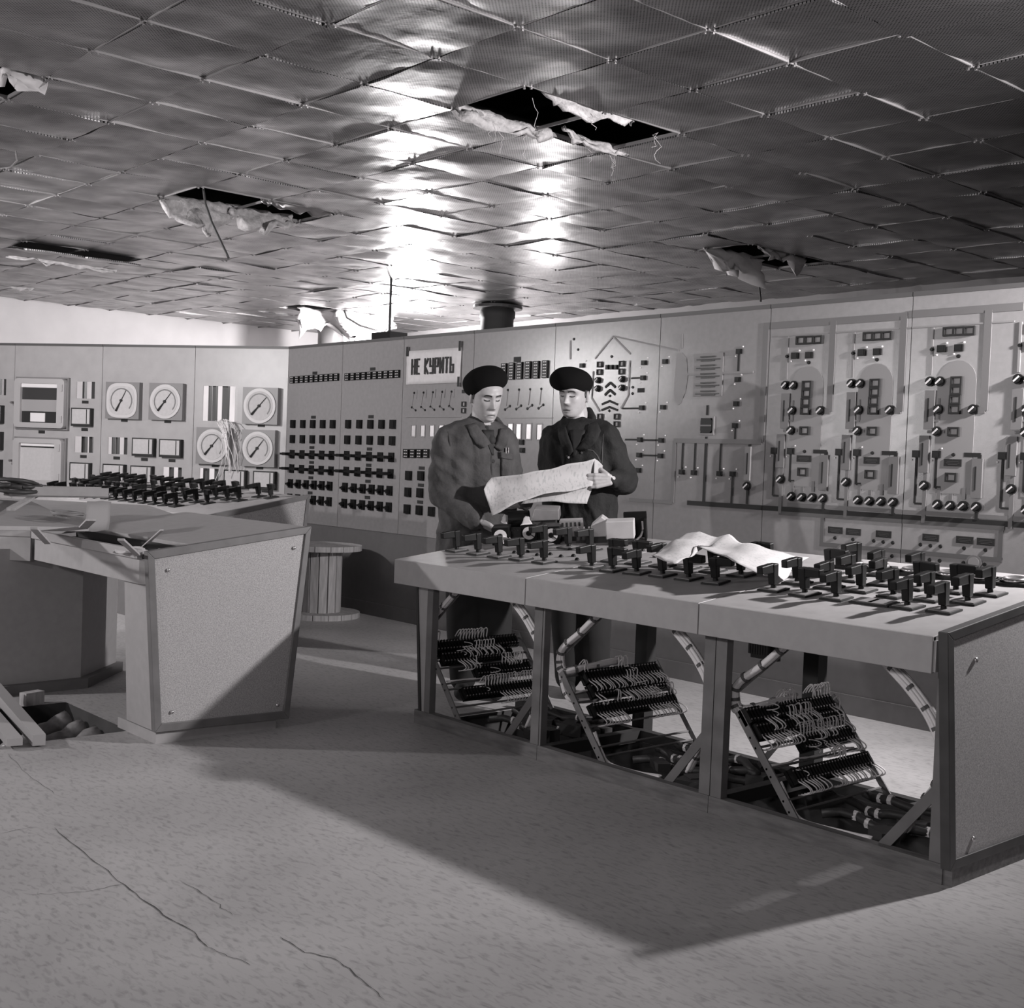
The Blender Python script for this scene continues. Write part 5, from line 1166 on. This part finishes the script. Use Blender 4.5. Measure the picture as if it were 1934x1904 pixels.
def hand(mb, W, D, N, side, curl=(0.35, 0.5, 0.4), spread=0.08, sc=1.0, thumb=0.6):
    D = D.normalized(); N = (N-D*N.dot(D)).normalized(); S = D.cross(N)*side   # S towards the thumb side
    for i, (o_, L) in enumerate(((.030, .072), (.010, .080), (-.011, .074), (-.030, .058))):
        kb = W+(D*(.088-abs(i-1)*.004)+S*o_)*sc; mb.cap(W+(D*.008+S*o_*.55)*sc, kb, .0135*sc, .0115*sc)
        d = (D+S*spread*(1.4-i)*0.6).normalized(); p = kb; ang = 0.0
        for q, (fr_, c_) in enumerate(zip((.46, .30, .24), curl)):
            ang += c_; dd = d*math.cos(ang)+N*math.sin(ang); e = p+dd*L*fr_*sc; mb.cap(p, e, (.0098-.0012*q)*sc, (.0088-.0012*q)*sc); p = e
    t0 = W+(D*.022+S*.026)*sc; t1 = t0+(D*.55+S*.62+N*thumb*.5).normalized()*.042*sc; t2 = t1+(D*.85+S*.2+N*thumb).normalized()*.033*sc; t3 = t2+(D*.95+N*thumb).normalized()*.026*sc
    mb.cap(t0, t1, .0145*sc, .0115*sc); mb.cap(t1, t2, .0112*sc, .0098*sc); mb.cap(t2, t3, .0098*sc, .0080*sc)
def person(label, k0, base_px, J, head, beret, jm, hands, vneck, details):
    Q = lambda p: atd(p[0], p[1], k0+p[2])
    b = Q((base_px, 1000, 0)); b = V((b.x, b.y, 0)); root = empty('person', b, label, 'person')
    (hx, hy, hd), yaw, pitch, roll, hs = head; HM = Matrix.Translation(Q((hx, hy, hd)))@CAMR@Matrix.Rotation(yaw, 4, 'Z')@Matrix.Rotation(pitch, 4, 'X')@Matrix.Rotation(roll, 4, 'Y')
    # --- body, one continuous skin
    mb = MB(); head_mb(mb, HM, hs); nk = Q(J['neck'])
    mb.cap(HM@(V((0, .022, -.065))*hs), nk, .056, .062)
    mb.cap(nk, Q(J['chest']), .07, .10); mb.cap(Q(J['chest']), Q(J['hip']), .10, .10)
    for a in J['arms']:
        mb.cap(nk, Q(a[0]), .05, .045)
        for p, q, r0, r1 in zip(a[:-1], a[1:], (.042, .036), (.036, .028)): mb.cap(Q(p), Q(q), r0, r1)
    for W, D, N, side, kw in hands: hand(mb, Q(W), D, N, side, **kw)
    feet = []
    for a in J['legs']:
        h, kn, an = Q(a[0]), Q(a[1]), Q(a[2]); an.z = 0.10; mb.cap(Q(J['hip']), h, .09, .08); mb.cap(h, kn, .075, .055); mb.cap(kn, an, .05, .038); feet.append(an)
    body = put_mesh('body', fused(mb, 0.0036, 2, 'body'), SKIN, root)
    # --- jacket
    mb = MB()
    for p, q, r0, r1 in J['coat']: mb.cap(Q(p), Q(q), r0, r1, 20)
    me = fused(mb, 0.009, 5, 'jacket'); me.update()
    nr = [v.normal.copy() for v in me.vertices]
    for v, n_ in zip(me.vertices, nr):
        p = v.co; f = noise.noise(V((p.x*8, p.y*8, p.z*3.0)))*0.012+noise.noise(V((p.x*18, p.y*18, p.z*10)))*0.006-abs(noise.noise(V((p.x*12+p.z*7, p.y*12, p.z*9))))*0.020+0.004
        v.co = p+n_*f
    me.update(); jacket = put_mesh('jacket', me, jm, root)
    dg = [v.co.copy() for v in me.vertices]; T_ = WM[root.name]
    bvh = BVHTree.FromPolygons([T_@c for c in dg], [tuple(p.vertices) for p in me.polygons])
    def surf(x, y, off=0.004):
        d = ray(x, y).normalized(); h = bvh.ray_cast(CAM, d); q_ = h[0] or bvh.find_nearest(Q((x, y, -.08)))[0]; return q_-d*off
    def strip(name, pts, w, m, off=0.004, parent=jacket, th=0.001):
        off *= 0.45
        g = [[], []]
        for i, (x, y) in enumerate(pts):
            a = pts[max(i-1, 0)]; c = pts[min(i+1, len(pts)-1)]; dx, dy = c[0]-a[0], c[1]-a[1]; L = math.hypot(dx, dy); nx, ny = -dy/L*w/2, dx/L*w/2
            g[0].append(surf(x+nx, y+ny, off)); g[1].append(surf(x-nx, y-ny, off))
        return thick(MB().grid(g).build(name, m, parent), th)
    def patch(name, c, w, h, m, off=0.005, parent=jacket, n=6, sl=0.0):
        g = [[surf(c[0]+w*(i/n-.5), c[1]+h*(j/n-.5)+sl*(i/n-.5), off) for j in range(n+1)] for i in range(n+1)]
        return thick(MB().grid(g).build(name, m, parent, True), 0.003)
    for c_, r in J['collar']:
        cb = MB()
        for p, q in zip(c_[:-1], c_[1:]): cb.cap(Q(p), Q(q), r, r, 12)
        put_mesh('collar', fused(cb, 0.006, 4, 'collar'), jm, root)
    sh = MB()
    for p, q, r in vneck[0]: sh.cap(Q(p), Q(q), r, r*.9)
    put_mesh('shirt', fused(sh, 0.006, 3, 'shirt'), vneck[1], root)
    if len(vneck) > 3:
        sh = MB()
        for p, q, r in vneck[2]: sh.cap(Q(p), Q(q), r, r*.9)
        put_mesh('undershirt', fused(sh, 0.005, 3, 'undershirt'), WHITE, root)
    def vee(cx0, y0, cx1, y1, w0, w1, m):
        g = [[surf(cx0+(cx1-cx0)*j/8+(w0+(w1-w0)*j/8)*(i/4-.5), y0+(y1-y0)*j/8, .004) for i in range(5)] for j in range(9)]
        thick(MB().grid(g).build('shirt_front', m, jacket, True), 0.002)
    vee(*vneck[-1])
    for ou, inn in J['wings']:
        g = []
        for i in range(10):
            a, b = lerp_list([(p[0], p[1], 0) for p in ou], i/9.0), lerp_list([(p[0], p[1], 0) for p in inn], i/9.0)
            g.append([surf(a.x+(b.x-a.x)*j/4, a.y+(b.y-a.y)*j/4, .009+.004*math.sin(j/4*math.pi)) for j in range(5)])
        thick(MB().grid(g).build('collar_wing', jm, jacket, True), 0.006)
    details(strip, patch, surf, jacket)
    # --- trousers and shoes
    mb = MB()
    for a, an in zip(J['legs'], feet):
        mb.cap(Q(J['hip']), Q(a[0]), .125, .11); mb.cap(Q(a[0]), Q(a[1]), .105, .085); mb.cap(Q(a[1]), an+V((0, 0, -.01)), .082, .07)
    put_mesh('trousers', fused(mb, 0.014, 4, 'trousers'), TROU, root)
    fd = (CAMR@V((0, -1, 0)))
    for an in feet:
        sb_ = MB(); p = V((an.x, an.y, 0)); sb_.cap(p+V((0, 0, .045))-fd*.05, p+V((0, 0, .042))+fd*.14, .042, .040); sb_.cap(p+V((0, 0, .06)), p+V((0, 0, .11)), .048, .05)
        me = fused(sb_, 0.009, 3, 'shoe')
        for v in me.vertices: v.co.z = max(v.co.z, 0.002)
        put_mesh('shoe', me, BLACKM, root)
    # --- face marks, hair, beret
    def fstrip(name, xs, zs, hh, m, off=0.0032):
        g = [[HM@(head_pt(x, z+s*hh/2, off)*hs) for x, z in zip(xs, zs)] for s in (-1, 1)]; return MB().grid(g).build(name, m, body)
    for s in (-1, 1):
        fstrip('eyebrow', [s*a for a in (.012, .020, .030, .040, .047)], (.024, .027, .029, .028, .023), .0085, HAIR)
        fstrip('eyelash', [s*a for a in (.017, .024, .031, .038, .044)], (.001, -.001, -.002, -.001, .002), .0055, HAIR)
    fstrip('mouth', (-.022, -.012, 0, .012, .022), (-.0770, -.0750, -.0742, -.0750, -.0770), .0046, mat('lip_shadow', .07, .6), 0.0045)
    hm = MB(); nz, na = 14, 40; vs = []
    for j in range(nz+1):
        z = -.012+(.06)*j/nz; w, f, b_ = itp(HWd, z)*1.035, itp(HF, z), itp(HB, z)*1.045
        for k_ in range(na+1):
            a = math.radians(82)+math.radians(196)*k_/na; vs.append(HM@(V((w*math.sin(a)*1.01, (-f*abs(math.cos(a))**.85 if math.cos(a) > 0 else b_*abs(math.cos(a))**.9), z if k_ not in (0, na) else max(z, .01)))*hs))
    hm.add(vs, [(j*(na+1)+k_, j*(na+1)+k_+1, (j+1)*(na+1)+k_+1, (j+1)*(na+1)+k_) for j in range(nz) for k_ in range(na)])
    thick(hm.build('hair', HAIR, root, True), 0.004)
    (bx, by, bd), br, bp_, by_, scl = beret; BM = (CAMR@Matrix.Rotation(bp_, 4, 'X')@Matrix.Rotation(br, 4, 'Y')).to_3x3()
    prof = [(.066, -.036), (.082, -.046), (.096, -.044), (.109, -.033), (.1165, -.018), (.117, -.004), (.111, .012), (.098, .027), (.078, .039), (.052, .047), (.024, .051), (.002, .052)]
    bm_ = MB().lathe([(r*scl, z*scl*1.3) for r, z in prof], Q((bx, by, bd)), 40, BM)
    c0 = Q((bx, by, bd))
    bm_.v = [p+noise.noise_vector(p*12)*0.006 for p in bm_.v]
    o = bm_.build('beret', BERET, root, True); sd = o.modifiers.new('sub', 'SUBSURF'); sd.levels = 1; sd.render_levels = 1
    return root
XI = (CAMR@V((1, 0, 0))); YI = (CAMR@V((0, 1, 0))); ZU = V((0, 0, 1))
LBTN = mat('button_horn', .05, .4)
def det1(strip, patch, surf, jk):
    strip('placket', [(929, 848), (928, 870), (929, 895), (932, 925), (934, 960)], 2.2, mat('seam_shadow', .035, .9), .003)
    patch('pocket', (957, 882), 20, 44, JACK1, .006); patch('pocket_flap', (957, 861), 24, 12, JACK1, .010, sl=4)
    for x in (955.5, 960): 
        a, b = surf(x, 846, .010), surf(x, 857, .010); MB().cyl(a, b, .0045, .0045, 8).build('pen', CHROME, jk)
    for y in (841, 871, 905):
        p = surf(932, y, .005); MB().cyl(p, p-YI*.004, .009, .008, 14).build('button', LBTN, jk)
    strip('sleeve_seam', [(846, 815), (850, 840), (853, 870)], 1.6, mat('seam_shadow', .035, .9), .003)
def det2(strip, patch, surf, jk):
    for p_ in ((1074, 864), (1099, 855)):
        p = surf(p_[0], p_[1], .005); MB().cyl(p, p-YI*.004, .007, .006, 12).build('button', CHROME if p_[0] < 1080 else LBTN, jk)
    strip('lapel_edge', [(1113, 800), (1113, 815), (1100, 832), (1085, 846), (1070, 862)], 2.0, mat('lapel_edge', .06, .9), .006)
    strip('pocket_flap', [(1098, 850), (1108, 849), (1120, 851), (1128, 860), (1134, 872)], 2.2, mat('lapel_edge', .06, .9), .005)
    strip('sleeve_seam', [(1140, 820), (1138, 845), (1137, 875)], 1.6, mat('lapel_edge', .06, .9), .004)
person('man in grey work jacket and black beret holding the left edge of a drawing', 6.30, 905,
    dict(neck=(912, 812, .03), chest=(905, 880, .02), hip=(905, 1052, .03),
         arms=[[(842, 826, -.06), (836, 930, -.07), (902, 985, -.24)], [(957, 836, .08), (972, 930, .08), (992, 946, -.09)]],
         legs=[[(878, 1075, 0), (874, 1200, -.02), (874, 1290, .02)], [(932, 1075, .04), (936, 1200, .02), (938, 1290, .05)]],
         coat=[((868, 838, -.03), (868, 1070, -.02), .105, .122), ((935, 844, .05), (940, 1070, .05), .10, .118), ((902, 840, .01), (904, 1072, .01), .118, .130),
               ((845, 824, -.06), (902, 806, .02), .060, .062), ((902, 806, .02), (955, 829, .08), .062, .060),
               ((842, 830, -.07), (835, 932, -.08), .070, .068), ((835, 934, -.08), (900, 984, -.23), .068, .048),
               ((957, 840, .09), (972, 930, .08), .062, .060), ((972, 932, .08), (992, 946, -.08), .056, .046)],
         collar=[([(912, 783, .085), (896, 783, .07), (888, 797, .025), (893, 815, -.03)], .020), ([(912, 783, .085), (938, 793, .08), (950, 809, .045), (948, 822, .0)], .018)],
         wings=[(((882, 803), (889, 822), (899, 838), (913, 847)), ((898, 799), (908, 813), (918, 825), (926, 838))), (((957, 810), (960, 824), (957, 840), (947, 852)), ((944, 810), (942, 820), (938, 832), (934, 844)))]),
    ((918, 749, -.01), math.radians(27), math.radians(17), math.radians(-3), 1.01),
    ((915, 717, .0), math.radians(-17), math.radians(13), 0, 1.03), JACK1,
    [((905, 986, -.245), XI*.8-ZU*.35+YI*.1, -ZU-YI*.3, -1, dict(curl=(.35, .45, .3), thumb=.3)), ((994, 946, -.10), -XI*.8-ZU*.05, -YI, 1, dict(curl=(.2, .3, .2), thumb=.2))],
    ([((916, 815, -.02), (926, 832, -.05), .034)], mat('dark_shirt', .022, .8), (922, 812, 931, 860, 22, 3, MATS['dark_shirt'])), det1)
person('man in black jacket and black beret gripping the right edge of a drawing', 6.42, 1095,
    dict(neck=(1093, 808, .03), chest=(1096, 880, .02), hip=(1098, 1052, .03),
         arms=[[(1145, 822, -.06), (1178, 910, -.04), (1154, 905, -.21)], [(1042, 832, .09), (1034, 925, .09), (1050, 925, -.09)]],
         legs=[[(1072, 1075, .04), (1072, 1200, .03), (1072, 1290, .06)], [(1122, 1075, 0), (1124, 1200, -.02), (1126, 1290, .02)]],
         coat=[((1064, 838, .05), (1066, 1070, .05), .105, .118), ((1122, 836, -.02), (1128, 1070, -.02), .11, .122), ((1094, 834, .01), (1097, 1072, .01), .12, .128),
               ((1044, 824, .09), (1090, 800, .02), .058, .060), ((1092, 800, .02), (1142, 818, -.05), .060, .064),
               ((1145, 824, -.06), (1177, 908, -.04), .072, .070), ((1178, 910, -.04), (1156, 905, -.19), .068, .048),
               ((1042, 834, .09), (1034, 925, .09), .062, .060), ((1034, 928, .09), (1050, 925, -.08), .056, .046)],
         collar=[([(1098, 778, .09), (1070, 787, .085), (1059, 803, .05), (1064, 820, -.02)], .018), ([(1098, 778, .09), (1112, 776, .05), (1119, 789, .0), (1120, 806, -.04)], .021)],
         wings=[(((1054, 808), (1055, 826), (1062, 846), (1074, 862)), ((1068, 806), (1073, 822), (1079, 838), (1083, 852))), (((1128, 797), (1135, 814), (1127, 834), (1106, 853)), ((1112, 802), (1111, 816), (1103, 831), (1090, 848)))]),
    ((1084, 746, -.01), math.radians(-29), math.radians(9), math.radians(2), 0.96),
    ((1080, 717, -.005), math.radians(6), math.radians(12), 0, 0.985), JACK2,
    [((1155, 906, -.225), -XI*.92-ZU*.10-YI*.15, YI*.9-XI*.2, -1, dict(curl=(.30, .75, .5), spread=.04, thumb=.9)), ((1050, 925, -.10), XI*.3+ZU*.2-YI*.2, -YI, -1, dict(curl=(.3, .3, .2), thumb=.2))],
    ([((1086, 820, -.03), (1088, 842, -.06), .036)], mat('black_shirt', .012, .8), (1092, 812, 1084, 864, 30, 3, MATS['black_shirt'] if 'black_shirt' in MATS else BLACKM)), det2)
# ------------------------------------------------------------------ the drawing they hold
def sheet(name, top, bot, label, m, n=36, k=12, amp=.010, bow=0.03, seed=1):
    g = []
    for i in range(n+1):
        u = i/float(n); a, b = lerp_list(top, u), lerp_list(bot, u)
        g.append([V((a.x, a.y, 0)).lerp(V((b.x, b.y, 0)), j/float(k))+V((0, 0, a.z+(b.z-a.z)*j/k)) for j in range(k+1)])
    g = [[atd(p.x, p.y, p.z+bow*math.sin(math.pi*j/k)) for j, p in enumerate(row)] for row in g]
    g = crumple(g, amp, 8, seed); return g
top = [(915, 924, 6.03), (921, 912, 6.06), (929, 903, 6.08), (960, 900, 6.07), (985, 897, 6.06), (1020, 890, 6.09), (1055, 882, 6.12), (1090, 873, 6.15), (1124, 866, 6.18)]
bot = [(929, 975, 6.00), (945, 968, 6.00), (962, 958, 6.00), (980, 948, 6.02), (1000, 941, 6.04), (1028, 934, 6.07), (1060, 929, 6.10), (1090, 924, 6.13), (1120, 918, 6.17)]
g = sheet('d', top, bot, '', DRAW)
Rp = empty('drawing_sheet', g[0][-1], 'large folded paper drawing held up between the two men', 'drawing')
thick(MB().grid(g).build('front_fold', DRAW, Rp, True), 0.0012)
top = [(1000, 935, 6.11), (1020, 930, 6.12), (1060, 924, 6.14), (1100, 918, 6.17), (1122, 914, 6.20)]
bot = [(985, 952, 6.14), (1017, 950, 6.14), (1050, 949, 6.15), (1085, 951, 6.17), (1110, 952, 6.19)]
thick(MB().grid(sheet('d', top, bot, '', DRAW, 20, 8, .008, .01, 5)).build('under_fold', DRAW, Rp, True), 0.0012)
top = [(1122, 866, 6.185), (1130, 871, 6.20), (1138, 879, 6.21)]; bot = [(1121, 905, 6.185), (1128, 906, 6.20), (1137, 905, 6.21)]
thick(MB().grid(sheet('d', top, bot, '', DRAW, 8, 8, .003, .0, 8)).build('back_fold', DRAW, Rp, True), 0.0012)
